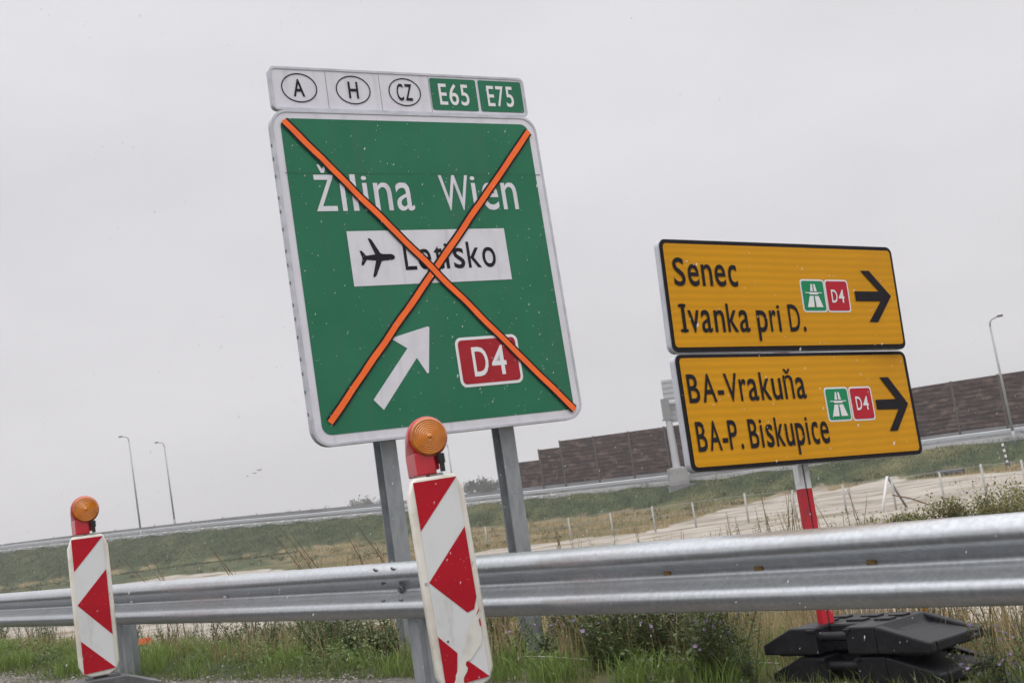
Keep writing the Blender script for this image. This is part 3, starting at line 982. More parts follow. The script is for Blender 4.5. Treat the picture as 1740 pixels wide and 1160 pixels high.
# posts: I sections carried up behind the panels
def ipost(uc, parent):
    top = MGS @ Vector((uc, .10, 1.6)); bot = MGS @ Vector((uc, .16, 1.45))
    x, y = bot.x, bot.y
    zb_ = ground(x, y) - .4
    Mp = Matrix.Translation((x, y, 0)) @ Matrix.Rotation(R(31), 4, 'Z')
    bm = NB()
    h, b, tf, tw = .068, .064, .010, .008
    pr = [(-b, -h), (b, -h), (b, -h + tf), (tw, -h + tf), (tw, h - tf), (b, h - tf), (b, h), (-b, h), (-b, h - tf), (-tw, h - tf), (-tw, -h + tf), (-b, -h + tf)]
    a_ = [bm.verts.new((p[0], p[1], zb_)) for p in pr]
    b_ = [bm.verts.new((p[0], p[1], 4.52)) for p in pr]
    for i in range(12): bm.faces.new((a_[i], a_[(i + 1) % 12], b_[(i + 1) % 12], b_[i]))
    bm.faces.new(b_); bm.faces.new(list(reversed(a_)))
    bmesh.ops.recalc_face_normals(bm, faces=bm.faces[:])
    link('post', bm, M_POST, parent, Mp)
ipost(-.50, gs)
ipost(.535, gs)
for v in (-.95, 0, .95):
    bm = NB(); box(bm, -1.1, 1.1, .037, .062, v - .03, v + .03)
    link('cross_rail', bm, M_ALU, gs, MGS)

# ------------------------------------------------------------------ yellow detour sign
MY1 = rotm([[.8573, -.5136, .0355], [.5126, .8579, .0349], [-.0484, -.0117, .9988]], (1.325, 6.067, 1.808))
K2 = 1.035
MY2 = rotm([[.8299, -.5578, .0152], [.5563, .8292, .0545], [-.043, -.0368, .9984]], (1.267 * K2, 5.839 * K2, 1 + .270 * K2)) @ Matrix.Scale(K2, 4)
PB, PT = Vector((1.262, 5.985, .17)), Vector((1.30, 6.13, 2.0))
ys = thing('detour_sign', (PB.x, PB.y, PB.z), 'yellow temporary detour sign of two stacked panels on a red and white pole', 'road sign')
def yarrow(pts, parent, M):
    bm = NB(); poly(bm, pts, .006); return link('direction_arrow', bm, M_BLACK, parent, M)
def motorway(parent, M, bgp, brp, du):
    """green motorway badge with its bridge symbol and the red route badge"""
    bm = NB()
    poly(bm, rrect(*bgp, .018), .004); poly(bm, rrect(bgp[0] + .008, bgp[1] - .008, bgp[2] + .008, bgp[3] - .008, .012), .0055, mi=1)
    c, h = (bgp[0] + bgp[1]) / 2, bgp[3] - bgp[2]
    y = lambda t: bgp[2] + h * t
    w = .0075
    k = .0035
    def q(*p): poly(bm, p, w, mi=0)
    q((c - .013, y(.85)), (c - k, y(.85)), (c - k, y(.63)), (c - .021, y(.63)))
    q((c + .013, y(.85)), (c + k, y(.85)), (c + k, y(.63)), (c + .021, y(.63)))
    q((c - .054, y(.60)), (c + .054, y(.60)), (c + .050, y(.575)), (c + .030, y(.575)), (c + .026, y(.535)), (c - .026, y(.535)), (c - .030, y(.575)), (c - .050, y(.575)))
    q((c - .028, y(.49)), (c - k, y(.49)), (c - k - .003, y(.15)), (c - .050, y(.15)))
    q((c + .028, y(.49)), (c + k, y(.49)), (c + k + .003, y(.15)), (c + .050, y(.15)))
    link('motorway_badge', bm, [M_BWHITE, M_BGREEN], parent, M)
    bm = NB()
    poly(bm, rrect(*brp, .018), .004); poly(bm, rrect(brp[0] + .008, brp[1] - .008, brp[2] + .008, brp[3] - .008, .012), .0055, mi=1)
    link('route_badge', bm, [M_BWHITE, M_BRED], parent, M)
    lettering('D4', parent, M, brp[0] + .034, brp[0] + .117, bgp[2] + .048, bgp[2] + .110, .0075, M_BWHITE, .010)
def ypanel(M, W_, H_, inner):
    bm = NB()
    poly(bm, rrect(-W_ / 2, W_ / 2, -H_ / 2, H_ / 2, .035), 0, -.004, mi=0, mside=1)
    p = link('sign_panel', bm, [M_BLACK, M_ALU], ys, M)
    bm = NB(); poly(bm, rrect(*inner, .018), .003)
    link('yellow_field', bm, M_YELLOW, p, M)
    o_ = rrect(-W_ / 2 - .002, W_ / 2 + .002, -H_ / 2 - .002, H_ / 2 + .002, .037); i_ = rrect(-W_ / 2 + .02, W_ / 2 - .02, -H_ / 2 + .02, H_ / 2 - .02, .02)
    V = []
    for w in (-.0045, -.034):
        V += [(u, -w, v) for u, v in o_] + [(u, -w, v) for u, v in i_]
    n = len(o_); F = []
    for i in range(n):
        j = (i + 1) % n
        F += [(i, n + i, n + j, j), (i, j, 2 * n + j, 2 * n + i), (2 * n + i, 2 * n + j, 3 * n + j, 3 * n + i), (n + i, 3 * n + i, 3 * n + j, n + j)]
    link('edge_profile', (V, F), M_ALU, p, M)
    return p
yp = ypanel(MY1, 1.45, .519, (-.706, .708, -.236, .240))
lettering('Senec', yp, MY1, -.668, -.302, .047, .172,   .006, M_BLACK, .010)
iu = -.664
lettering('Ivanka pri D.', yp, MY1, -.652, .078, -.167, -.040,   .006, M_BLACK, .010,
          extra=[[(iu - .002, -.040), (iu + .040, -.040), (iu + .040, -.053), (iu - .002, -.053)], [(iu - .002, -.154), (iu + .040, -.154), (iu + .040, -.167), (iu - .002, -.167)]])
motorway(yp, MY1, (.077, .232, -.076, .085), (.233, .387, -.076, .085), 0)
yarrow([(.484, .133), (.542, .134), (.669, .006), (.554, -.125), (.495, -.125), (.592, -.020), (.425, -.020), (.425, .029), (.590, .029)], yp, MY1)
yp = ypanel(MY2, 1.45, .501, (-.703, .702, -.232, .234))
lettering('BA-Vraku\u0148a', yp, MY2, -.682, .012, .042, .162,   .006, M_BLACK, .010)
lettering('BA-P. Biskupice', yp, MY2, -.673, .112, -.166, -.042,   .006, M_BLACK, .010)
motorway(yp, MY2, (.125, .281, -.073, .086), (.285, .437, -.075, .085), 0)
yarrow([(.509, .125), (.569, .125), (.677, -.006), (.570, -.132), (.514, -.132), (.602, -.030), (.454, -.027), (.454, .019), (.597, .019)], yp, MY2)
# square pole with a groove, banded red and white
def pole_bm():
    bm = NB()
    L = (PT - PB)
    bands = [(0.10, .745, 1), (.745, 1.35, 0), (1.35, 1.83, 1)]
    for z0, z1, mi in bands:
        for (a, b) in ((-.029, -.005), (.005, .029)):
            fs = box(bm, a, b, -.022, .022, z0, z1, mi)
        fs = box(bm, -.0052, .0052, -.012, .020, z0, z1, 2)
    return bm
zax = (PT - PB).normalized()
xax = Vector((math.cos(R(20)), math.sin(R(20)), 0)); xax = (xax - zax * xax.dot(zax)).normalized()
yax = zax.cross(xax)
MPO = Matrix(((xax.x, yax.x, zax.x, PB.x), (xax.y, yax.y, zax.y, PB.y), (xax.z, yax.z, zax.z, PB.z), (0, 0, 0, 1)))
MPO = MPO @ Matrix.Translation((0, .075, 0))
link('pole', pole_bm(), [M_POLEW, M_POLER, mat('pole_groove', (.16, .15, .15), .6)], ys, MPO)
for M_, vv in ((MY1, .12), (MY1, -.14), (MY2, .12), (MY2, -.14)):
    bm = NB(); box(bm, -.6, .6, .036, .056, vv - .02, vv + .02)
    link('cross_rail', bm, M_ALU, ys, M_)

# recycled plastic base plates under the pole
def base_plate(zb_, label, ds=0.0, du=0.0):
    ds -= .050
    x, y = .955 * 1.03, 5.95 * 1.03
    x += TD.x * ds + ND.x * du; y += TD.y * ds + ND.y * du
    t = thing('base_plate', (x, y, zb_), label, 'base plate', 'black base plates under the yellow sign')
    Mb = Matrix.Translation((x, y, zb_)) @ Matrix.Rotation(RANG, 4, 'Z')
    L, D, H = .885, .42, .118
    e = .045
    def prof_poly(x0, x1):
        p = []
        for xx in (x0, x1): p.append((xx, 0))
        return p
    bm = NB()
    # body in slices: left chamfer | middle with a notch | right chamfer, cut at the front for the hand grip
    def hz(xx):
        if xx < .17: return e + (H - e) * xx / .17
        if xx > L - .26: return e + (H - e) * (L - xx) / .26
        return H
    def slab(x0, x1, y0, y1, zlo=0.0):
        vs = []
        for xx in (x0, x1):
            for yy in (y0, y1):
                vs += [bm.verts.new((xx, yy, zlo)), bm.verts.new((xx, yy, hz(xx)))]
        for q in ((0, 2, 3, 1), (4, 5, 7, 6), (0, 1, 5, 4), (2, 6, 7, 3), (1, 3, 7, 5), (0, 4, 6, 2)):
            bm.faces.new([vs[i] for i in q])
    xs = [0, .17, .31, .47, L - .26, L]
    slab(xs[0], xs[1], 0, D); slab(xs[1], xs[2], 0, D); slab(xs[2], xs[3], .11, D); slab(xs[3], xs[4], 0, D)
    bmesh.ops.remove_doubles(bm, verts=bm.verts[:], dist=.0005)
    # right end: sunk sloping tray between raised rims
    slab(xs[4], xs[5], 0, .055); slab(xs[4], xs[5], D - .045, D)
    vs = []
    for xx, dz in ((xs[4], 0.0), (xs[4] + .03, .028), (xs[5] - .03, .006), (xs[5], 0.0)):
        for yy in (.055, D - .045):
            vs.append((bm.verts.new((xx, yy, hz(xx) - dz)), bm.verts.new((xx, yy, 0))))
    for i in range(3):
        a, b, c, d = vs[2 * i], vs[2 * i + 1], vs[2 * i + 3], vs[2 * i + 2]
        bm.faces.new((a[0], d[0], c[0], b[0])); bm.faces.new((a[1], b[1], c[1], d[1]))
    bm.faces.new((vs[6][0], vs[6][1], vs[7][1], vs[7][0]))
    bmesh.ops.recalc_face_normals(bm, faces=bm.faces[:])
    o = link('body', bm, M_RUBBER, t, Mb)
    md = o.modifiers.new('soft_edges', 'BEVEL'); md.width = .008; md.segments = 2; md.limit_method = 'ANGLE'; md.angle_limit = R(25)
    bm = NB(); tube(bm, [(.30, .035, .075), (.48, .035, .075)], .021, 12)
    link('hand_grip', bm, M_RUBBER, t, Mb, R(40))
    for k, (a, b) in enumerate(((.20, .28), (.36, .45), (.51, .59))):
        for c, d in ((.17, .23), (.28, .34)):
            bm = NB(); box(bm, a, b, c, d, H - .004, H + .010, bev=.004)
            link('stacking_stud', bm, M_RUBBER, t, Mb)
    for a, b in ((.265, .31), (.47, .50)):
        bm = NB(); box(bm, a, b, -.012, .05, .098, .112, bev=.004)
        link('lip', bm, M_RUBBER, t, Mb)
    for xx in (.06, .70):
        bm = NB(); box(bm, xx, xx + .14, .04, .38, -.011, .001)
        link('foot_pad', bm, M_RUBBER, t, Mb)
base_plate(.176, 'upper black plastic base plate holding the red and white pole')
base_plate(.045, 'lower black plastic base plate beneath the other one', .02, .015)

# ------------------------------------------------------------------ warning beacons with lamps
KB = .94
def beacon(M0, label, flabel, torn, lampyaw):
    t0 = M0.to_translation()
    tt = CAM + (t0 - CAM) * KB
    M = Matrix.Translation(tt) @ M0.to_3x3().to_4x4() @ Matrix.Scale(KB, 4)
    zb_ = ground(tt.x, tt.y, False)
    t = thing('warning_beacon', (tt.x, tt.y, tt.z - .54 * KB), label, 'warning beacon', 'red and white roadworks beacons with amber lamps')
    outl = [(-.098, .519), (.104, .519), (.120, .508), (.148, .435), (.150, 0), (.148, -.44), (.122, -.500), (.062, -.530), (-.062, -.530), (-.122, -.500), (-.148, -.44), (-.150, 0), (-.148, .435), (-.115, .508)]
    bm = NB()
    poly(bm, outl, .0, -.048)
    bmesh.ops.recalc_face_normals(bm, faces=bm.faces[:])
    es = [e for e in bm.edges if e.is_boundary is False and abs(e.verts[0].co.y - e.verts[1].co.y) < 1e-5 and any(len(f.verts) > 4 for f in e.link_faces)]
    bmesh.ops.bevel(bm, geom=es, offset=.014, segments=3, affect='EDGES', profile=.5)
    fr = link('beacon_frame', bm, M_BEACWHITE, t, M, R(35))
    W2 = .115
    bm = NB()
    poly(bm, [(-W2, .5), (W2, .5), (W2, -.485), (-W2, -.5)], .0035)
    link('white_film', bm, M_BEACSHEET, fr, M)
    P = lambda a, b: (-W2 + 2 * W2 * a, .5 - b)
    bm = NB()
    if torn:
        poly(bm, [P(0, 0), P(1, 0), P(0, .24)], .0055)
        poly(bm, [P(1, .25), P(0, .49), P(.74, .665), P(.90, .655), P(1, .600)], .0055)
        poly(bm, [P(0, .75), P(.37, .845), P(.30, .93), P(.20, .99), P(0, 1)], .0055)
        poly(bm, [P(.55, .885), P(1, .985), P(.40, .992), P(.47, .93)], .0055)
        poly(bm, [(.118, -.150), (.1145, -.168), (.098, -.188), (.102, -.176)], .0075); poly(bm, [(.1145, -.205), (.114, -.245), (.106, -.236), (.106, -.207)], .0075)
    else:
        poly(bm, [P(0, 0), P(1, 0), P(0, .24)], .0055)
        poly(bm, [P(1, .25), P(0, .49), P(1, .74)], .0055)
        poly(bm, [P(0, .755), P(1, .985), P(0, 1)], .0055)
    link('red_stripes', bm, M_BEACRED, fr, M)
    if torn:
        bm = NB()
        poly(bm, [(.1145, -.112), (.096, -.150), (.071, -.21), (.024, -.271), (.026, -.300), (-.002, -.335), (.000, -.350), (-.017, -.378), (-.022, -.392), (-.037, -.403), (-.040, -.42), (-.058, -.45), (-.060, -.465), (-.080, -.498),
                  (-.020, -.495), (-.022, -.470), (.004, -.44), (.010, -.425), (.002, -.41), (.006, -.395), (.035, -.388), (.095, -.331), (.108, -.30), (.113, -.253), (.1145, -.185)], .0065)
        link('torn_patch', bm, M_TORN, fr, M)
        bm = NB(); bmesh.ops.create_cone(bm, cap_ends=True, segments=12, radius1=.005, radius2=.005, depth=.002, matrix=Matrix.Translation((-.068, -.0065, -.283)) @ Matrix.Rotation(R(90), 4, 'X'))
        link('screw_hole', bm, M_BLACK, fr, M)
        bm = NB(); bmesh.ops.create_cone(bm, cap_ends=True, segments=12, radius1=.008, radius2=.007, depth=.006, matrix=Matrix.Translation((-.130, -.003, .01)) @ Matrix.Rotation(R(90), 4, 'X'))
        link('screw', bm, M_ALU, fr, M)
    # tenon into the foot
    bm = NB(); box(bm, -.05, .05, .008, .040, -.60, -.525)
    link('tenon', bm, M_PLUG, t, M)
    # lamp: battery box, swept housing, amber lens, black plug
    ML = M @ Matrix.Translation((.008, .03, .53)) @ Matrix.Rotation(R(lampyaw), 4, 'Z')
    bm = NB()
    n = 40
    lc = .186
    pts = []
    for r_, y_ in ((.097, -.022), (.104, -.010), (.104, .02)):
        for i in range(n):
            a = 2 * math.pi * i / n
            pts.append((r_ * math.cos(a), y_, lc + r_ * math.sin(a)))
    rr_ = []
    for r_, y_, cz in ((.094, .085, lc - .010), (.070, .130, lc - .035)):
        for i in range(n):
            a = 2 * math.pi * i / n
            pts.append((r_ * math.cos(a), y_, cz + r_ * math.sin(a)))
    for xx in (-.084, .016):
        for yy in (-.018, .145):
            pts += [(xx, yy, .112), (xx, yy, .118)]
    for p in pts: bm.verts.new(p)
    bmesh.ops.convex_hull(bm, input=bm.verts[:])
    lamp = link('warning_lamp', bm, M_LAMPRED, t, ML, R(28))
    bm = NB()
    box(bm, -.086, .016, -.022, .150, .0, .113, bev=.006)
    box(bm, .017, .040, .0, .07, .02, .10, bev=.004)
    link('battery_box', bm, M_LAMPRED, lamp, ML)
    bm = NB()
    ring = []
    prof_ = [(.0955, -.0225), (.093, -.034), (.088, -.040)] + [(.084 - .0052 * k, -.041 - .0009 * k + (.0018 if k % 2 else -.0004)) for k in range(15)] + [(.005, -.058)]
    for r_, y_ in prof_:
        ring.append([bm.verts.new((r_ * math.cos(2 * math.pi * i / n), y_, lc + r_ * math.sin(2 * math.pi * i / n))) for i in range(n)])
    for a, b in zip(ring, ring[1:]):
        for i in range(n): bm.faces.new((a[i], a[(i + 1) % n], b[(i + 1) % n], b[i]))
    bm.faces.new(ring[-1])
    bmesh.ops.recalc_face_normals(bm, faces=bm.faces[:])
    ml = mat('amber_lens', (.58, .175, .004), .20, noise_=(7, (.30, .075, .003), .42, .68, 2), coat=.4)
    link('lens', bm, ml, lamp, ML, R(28))
    bm = NB()
    tube(bm, [(.045, -.030, .005), (.045, -.030, .045), (.045, -.030, .046), (.045, -.030, .095)], [.013, .013, .018, .018], 12)
    for k in range(4): tube(bm, [(.045, -.030, .052 + k * .011), (.045, -.030, .057 + k * .011)], .0205, 12)
    link('lock_plug', bm, M_PLUG, lamp, ML, R(40))
    bm = NB(); box(bm, -.02, .05, -.01, .06, -.012, .003, bev=.004)
    link('lamp_clamp', bm, mat('clamp_grey', (.35, .36, .34), .5), lamp, ML)
    # foot
    f = thing('beacon_foot', (tt.x, tt.y, zb_), flabel, 'beacon foot', 'plastic feet of the roadworks beacons')
    MF = Matrix.Translation((tt.x, tt.y, zb_)) @ M0.to_3x3().to_4x4()
    hf = tt.z - .535 * KB - zb_
    bm = NB()
    pr = [(-.40, .0), (.40, .0), (.40, .03), (.16, hf - .01), (-.16, hf - .01), (-.40, .03)]
    poly(bm, pr, .19, -.19)
    bmesh.ops.recalc_face_normals(bm, faces=bm.faces[:])
    bmesh.ops.bevel(bm, geom=bm.edges[:], offset=.008, segments=2, affect='EDGES')
    link('body', bm, M_GREYRUB, f, MF)
    bm = NB()
    box(bm, -.10, -.053, -.05, .08, hf - .011, hf + .010, bev=.004); box(bm, .053, .13, -.05, .08, hf - .011, hf + .010, bev=.004)
    link('socket', bm, M_GREYRUB, f, MF)
beacon(rotm([[.9191, -.3941, 0], [.3941, .9191, 0], [0, 0, 1]], (-3.402, 9.86, .759)),
       'smaller red and white striped beacon with amber lamp at the left', 'dark plastic foot under the left striped beacon', False, 6)
beacon(rotm([[.918, -.3954, -.0298], [.3958, .9183, .0088], [.0239, -.0199, .9995]], (-.464, 6.443, .708)),
       'larger red and white striped beacon with torn film in front of the green sign', 'plastic foot under the torn striped beacon', True, -2)

# ------------------------------------------------------------------ vegetation
def blades(name, n, place, hfn, wfn, m, lean=.5, label=None, seg=2, seed=1):
    r = random.Random(seed)
    V, F = [], []
    for _ in range(n):
        p = place(r)
        if p is None: continue
        x, y = p
        z = ground(x, y)
        h, w = hfn(r, x, y), wfn(r)
        if h <= 0: continue
        a = r.uniform(0, 2 * math.pi)
        dx, dy = math.cos(a), math.sin(a)
        ll = r.uniform(.05, lean) * h
        la = r.uniform(0, 2 * math.pi)
        lx, ly = math.cos(la) * ll, math.sin(la) * ll
        b = len(V)
        V += [(x - dx * w, y - dy * w, z - .02), (x + dx * w, y + dy * w, z - .02)]
        for k in range(1, seg):
            t = k / seg
            V += [(x - dx * w * (1 - t * .6) + lx * t * t, y - dy * w * (1 - t * .6) + ly * t * t, z + h * t), (x + dx * w * (1 - t * .6) + lx * t * t, y + dy * w * (1 - t * .6) + ly * t * t, z + h * t)]
        V.append((x + lx, y + ly, z + h * (1 - .15 * r.random())))
        for k in range(seg - 1):
            F.append((b + 2 * k, b + 2 * k + 1, b + 2 * k + 3, b + 2 * k + 2))
        e = b + 2 * (seg - 1)
        F.append((e, e + 1, e + 2))
    o = link(name, (V, F), m)
    return tag(o, kind='stuff')
def clumpy(x, y, sc=1.6, th=0.0):
    return noise.noise((x * sc, y * sc, 7.3)) > th
def near_place(u0, u1, s0, s1, th, sc=1.6, bias=1.0):
    def f(r):
        s = r.uniform(s0, s1)
        ul = u0 - .6 * (1 - sm(2.0, 6.5, s))
        u = ul + (u1 - ul) * r.random() ** bias
        x, y = pt(u, s)
        if not clumpy(x, y, sc, th + .5 * (1 - sm(.3, .9, u + .6 * (1 - sm(2.0, 6.5, s))))): return None
        return x, y
    return f
blades('grass', 80000, near_place(.2, 5.5, -7, 13, -.12, 2.2, 1.6), lambda r, x, y: (.025 + .075 * r.random() ** 1.6) * (.5 if -.026 < x / y < .001 else 1) * (1 + .9 * noise.noise((x * .9, y * .9, 2))) * (0 if us(x, y)[0] < .95 and us(x, y)[1] > 8.2 else 1), lambda r: r.uniform(.0018, .0042), M_GRASS, .9, seg=3, seed=2)
def tuftp(r):
    k = r.randrange(150)
    q = random.Random(k * 7 + 1)
    s_ = q.uniform(-6, 8.3)
    u = .45 - .4 * (1 - sm(2.0, 6.5, s_)) + 2.8 * q.random() ** 1.4
    x, y = pt(u + r.gauss(0, .05), s_ + r.gauss(0, .07))
    return x, y
blades('grass', 12000, tuftp, lambda r, x, y: .08 + .12 * r.random(), lambda r: r.uniform(.002, .004), M_TUFT, .9, seg=3, seed=13)
def cover():
    r = random.Random(77)
    V, F, MI = [], [], []
    for _ in range(52000):
        u = .35 + 4.6 * r.random() ** 1.4; s_ = r.uniform(-6.5, 12)
        x, y = pt(u, s_)
        if not clumpy(x, y, 1.4, -.1 + .5 * (1 - sm(.4, 1.0, u))) or (u < .95 and s_ > 8.2): continue
        z = ground(x, y) + r.random() ** 2 * .17
        a = r.uniform(0, 6.28); el = r.uniform(-.2, .9)
        leaf(V, F, MI, Vector((x, y, z)), Vector((math.cos(a) * math.cos(el), math.sin(a) * math.cos(el), math.sin(el))), Vector((0, 0, 1)), r.uniform(.018, .05), r.uniform(.006, .014), 0)
    tag(link('ground_cover', (V, F), M_LEAF), kind='stuff')
blades('grass', 16000, near_place(-.3, .9, -5, 10, -.45, 3.0), lambda r, x, y: .03 + .07 * r.random() ** 2, lambda r: r.uniform(.0015, .003), M_GRASS, 1.0, seed=12)
# dry straw among it, thicker toward the middle and right
def dryp(r):
    u = .9 + 6.0 * r.random() ** 1.3; s = r.uniform(-6, 14)
    x, y = pt(u, s)
    k = sm(1.0, 6.5, s)
    if -.026 < x / y < .001 and u < 2.6 or (u < .95 and s > 8.2) or not clumpy(x, y, 1.1, .18 - .40 * k): return None
    return x, y
blades('dry_grass', 34000, dryp, lambda r, x, y: (.10 + .36 * r.random() ** 1.4) * (.75 + .55 * sm(3.5, 7.5, us(x, y)[1])), lambda r: r.uniform(.0015, .003), M_DRY, .55, seg=3, seed=3)
def rus(r):
    u = 1.4 + 5.0 * r.random(); s = r.uniform(4.8, 14)
    x, y = pt(u, s)
    if -.026 < x / y < .001 and u < 2.6: return None
    return (x, y) if clumpy(x, y, .9, .0) else None
blades('dry_grass', 11000, rus, lambda r, x, y: .25 + .40 * r.random(), lambda r: r.uniform(.0016, .003), M_RUSSET, .35, seg=2, seed=4)
def midp(r):
    y = 9 + 24 * r.random() ** 1.3
    x = y * r.uniform(-.22, .22)
    u, s = us(x, y)
    if u < 3.5 or not clumpy(x, y, .8, -.15): return None
    return x, y
blades('dry_grass', 22000, midp, lambda r, x, y: .10 + .28 * r.random() ** 1.3, lambda r: r.uniform(.003, .006), M_DRY, .7, seg=2, seed=44)
blades('grass', 22000, midp, lambda r, x, y: .08 + .22 * r.random() ** 1.3, lambda r: r.uniform(.003, .007), M_GRASS, .8, seg=2, seed=45)
# low scrub over the field and slope texture far off
def fieldp(r):
    y = 14 + 66 * r.random() ** 1.2
    x = y * r.uniform(-.46, .46)
    u, s = us(x, y)
    if u < 6.5: return None
    z_ = zone(x, y)
    if z_[0] > .7 and not (noise.noise((x * .22, y * .10, 1.7)) > .33 and noise.noise((x * .9, y * .9, 4)) > -.1): return None
    return x, y
blades('dry_grass', 30000, fieldp, lambda r, x, y: .05 + .25 * r.random() ** 1.5, lambda r: r.uniform(.006, .014), M_DRY, .8, seed=5)
def bandp(r):
    y = 64 + 76 * r.random()
    x = y * r.uniform(-.46, .46)
    z_ = zone(x, y)
    if z_[0] > .45 or z_[1] > .35: return None
    return x, y
blades('dry_grass', 60000, bandp, lambda r, x, y: (.10 + .38 * r.random() ** 1.6) * (1 + .8 * noise.noise((x * .3, y * .3, 8))), lambda r: r.uniform(.010, .026), M_DRY, .7, seed=6)
def slopep(r):
    q = r.uniform(-.55, 1.35)
    v = -r.random() * 10
    x, y = ep(q, v)
    z_ = zone(x, y)
    if z_[1] < .3 or y < 60: return None
    return x, y
blades('grass', 110000, slopep, lambda r, x, y: (.05 + .24 * r.random() ** 2), lambda r: r.uniform(.012, .03), M_SLOPE, .9, seed=8)

def scrub():
    r = random.Random(88)
    V, F, MI = [], [], []
    for _ in range(900):
        if r.random() < .55:
            y = 66 + 76 * r.random(); x = y * r.uniform(-.46, .46)
        else:
            x, y = ep(r.uniform(-.5, 1.3), -r.uniform(3, 13))
        z_ = zone(x, y)
        if z_[0] > .5 or y < 60 or noise.noise((x * .12, y * .12, 11)) < -.05: continue
        z = ground(x, y); w = r.uniform(.25, .9) * (1.6 if r.random() < .1 else 1); h = w * r.uniform(.35, .8)
        for _ in range(int(22 + 40 * w)):
            p = Vector((x + r.gauss(0, .5) * w, y + r.gauss(0, .5) * w, z + abs(r.gauss(0, .5)) * h))
            d = Vector((r.gauss(0, 1), r.gauss(0, 1), r.gauss(.6, .6))).normalized()
            leaf(V, F, MI, p, d, Vector((0, 0, 1)), r.uniform(.10, .24), r.uniform(.03, .07), 0)
    tag(link('scrub', (V, F), M_BUSH2), kind='stuff')
# individual weeds
def leaf(V, F, MI, p, d, up, L, W, mi, fold=.25):
    side = d.cross(up)
    if side.length < 1e-4: side = d.orthogonal()
    side.normalize()
    n_ = side.cross(d).normalized()
    b = len(V)
    V += [tuple(p), tuple(p + d * L * .45 + side * W + n_ * W * fold), tuple(p + d * L), tuple(p + d * L * .45 - side * W + n_ * W * fold), tuple(p + d * L * .5 - n_ * W * .1)]
    F += [(b, b + 1, b + 4), (b + 1, b + 2, b + 4), (b + 2, b + 3, b + 4), (b + 3, b, b + 4)]
    MI += [mi] * 4
def weed_mesh(seed, h, nst, leafL, dens, flower, spread=.5):
    """returns stems, leaves, flowers as vertex/face lists"""
    r = random.Random(seed)
    st = NB()
    LV, LF, LM = [], [], []
    FL = []
    for k in range(nst):
        a = r.uniform(0, 6.28)
        ln = r.uniform(.1, spread) * h
        hh = h * r.uniform(.6, 1.0)
        p0 = Vector((r.uniform(-.03, .03), r.uniform(-.03, .03), -.03))
        tip = Vector((math.cos(a) * ln, math.sin(a) * ln, hh))
        md = (p0 + tip) / 2 + Vector((r.uniform(-.05, .05), r.uniform(-.05, .05), .05)) * h
        pts = [p0, (p0 + md) / 2 + Vector((0, 0, .02)), md, (md + tip) / 2, tip]
        tube(st, pts, [.0045, .004, .0033, .0025, .001], 5, caps=False)
        n = int(dens * hh * 10)
        for j in range(n):
            t = .12 + .88 * j / max(1, n - 1)
            i = min(3, int(t * 4)); f = t * 4 - i
            p = pts[i].lerp(pts[i + 1], f)
            b = r.uniform(0, 6.28)
            el = r.uniform(-.2, .8)
            d = Vector((math.cos(b) * math.cos(el), math.sin(b) * math.cos(el), math.sin(el)))
            pe = r.uniform(.01, .05)
            Lf = leafL * (1.15 - .65 * t) * r.uniform(.6, 1.2)
            leaf(LV, LF, LM, p + d * pe * .5, d, Vector((0, 0, 1)), Lf, Lf * .30, 0)
            if flower and t > .35 and r.random() < flower:
                FV, FF, FM = [], [], []
                FL.append((FV, FF))
                c = p + d * (pe + .015)
                ax = (d + Vector((0, 0, .5))).normalized()
                s1 = ax.orthogonal().normalized(); s2 = ax.cross(s1)
                rad = r.uniform(.013, .02)
                for m_ in range(5):
                    an = m_ * 1.2566
                    dd = (s1 * math.cos(an) + s2 * math.sin(an))
                    leaf(FV, FF, FM, c, (dd + ax * .35).normalized(), ax, rad, rad * .42, 0, .1)
    return st, (LV, LF), FL
cover()
scrub()
WPROT = {}
def dup(root, loc, rz, sc, label):
    c = root.copy(); COL.objects.link(c)
    c.location = loc; c.rotation_euler = (0, 0, rz); c.scale = (sc, sc, sc)
    c['label'] = label
    for ch in root.children:
        d = ch.copy(); COL.objects.link(d); d.parent = c
    return c
def weed(kind, x, y, sc, rz, label, group, cat='weed'):
    z = ground(x, y)
    sc *= 1.15
    if kind in WPROT:
        t = dup(WPROT[kind], (x, y, z), rz, sc, label)
        t['group'] = group
        return t
    name, args, lm, fm = WK[kind]
    t = thing(name, (0, 0, 0), label, cat, group)
    st, lv, fl = weed_mesh(*args)
    link('stem', st, M_STEM, t, Matrix())
    link('leaves', lv, lm, t, Matrix())
    for f_ in fl: link('flower', f_, fm, t, Matrix())
    t.location = (x, y, z); t.rotation_euler = (0, 0, rz); t.scale = (sc, sc, sc)
    WPROT[kind] = t
    return t
WK = {
    'mallow_a': ('mallow_plant', (11, .60, 8, .060, 6.5, .07, .40), M_LEAF, M_MALLOW),
    'mallow_b': ('mallow_plant', (12, .66, 8, .055, 6.0, .08, .42), M_LEAFD, M_MALLOW),
    'mallow_c': ('mallow_plant', (13, .46, 10, .058, 7.0, .05, .65), M_LEAF, M_MALLOW),
    'green_a': ('leafy_weed', (21, .48, 8, .050, 7.0, 0, .35), M_LEAFD, None),
    'green_b': ('leafy_weed', (22, .40, 11, .055, 7.5, 0, .6), M_LEAF, None),
    'green_c': ('leafy_weed', (23, .58, 5, .034, 8.0, 0, .28), M_LEAFD, None),
    'dock': ('dry_dock', (31, .70, 3, .030, 6.0, 0, .3), M_RUSSET, None),
}
def wpt(px, py_ground_Y, jit=0):          # direction across the view at a distance Y
    return ((px - 945) / 2200 * py_ground_Y, py_ground_Y)
wr = random.Random(5)
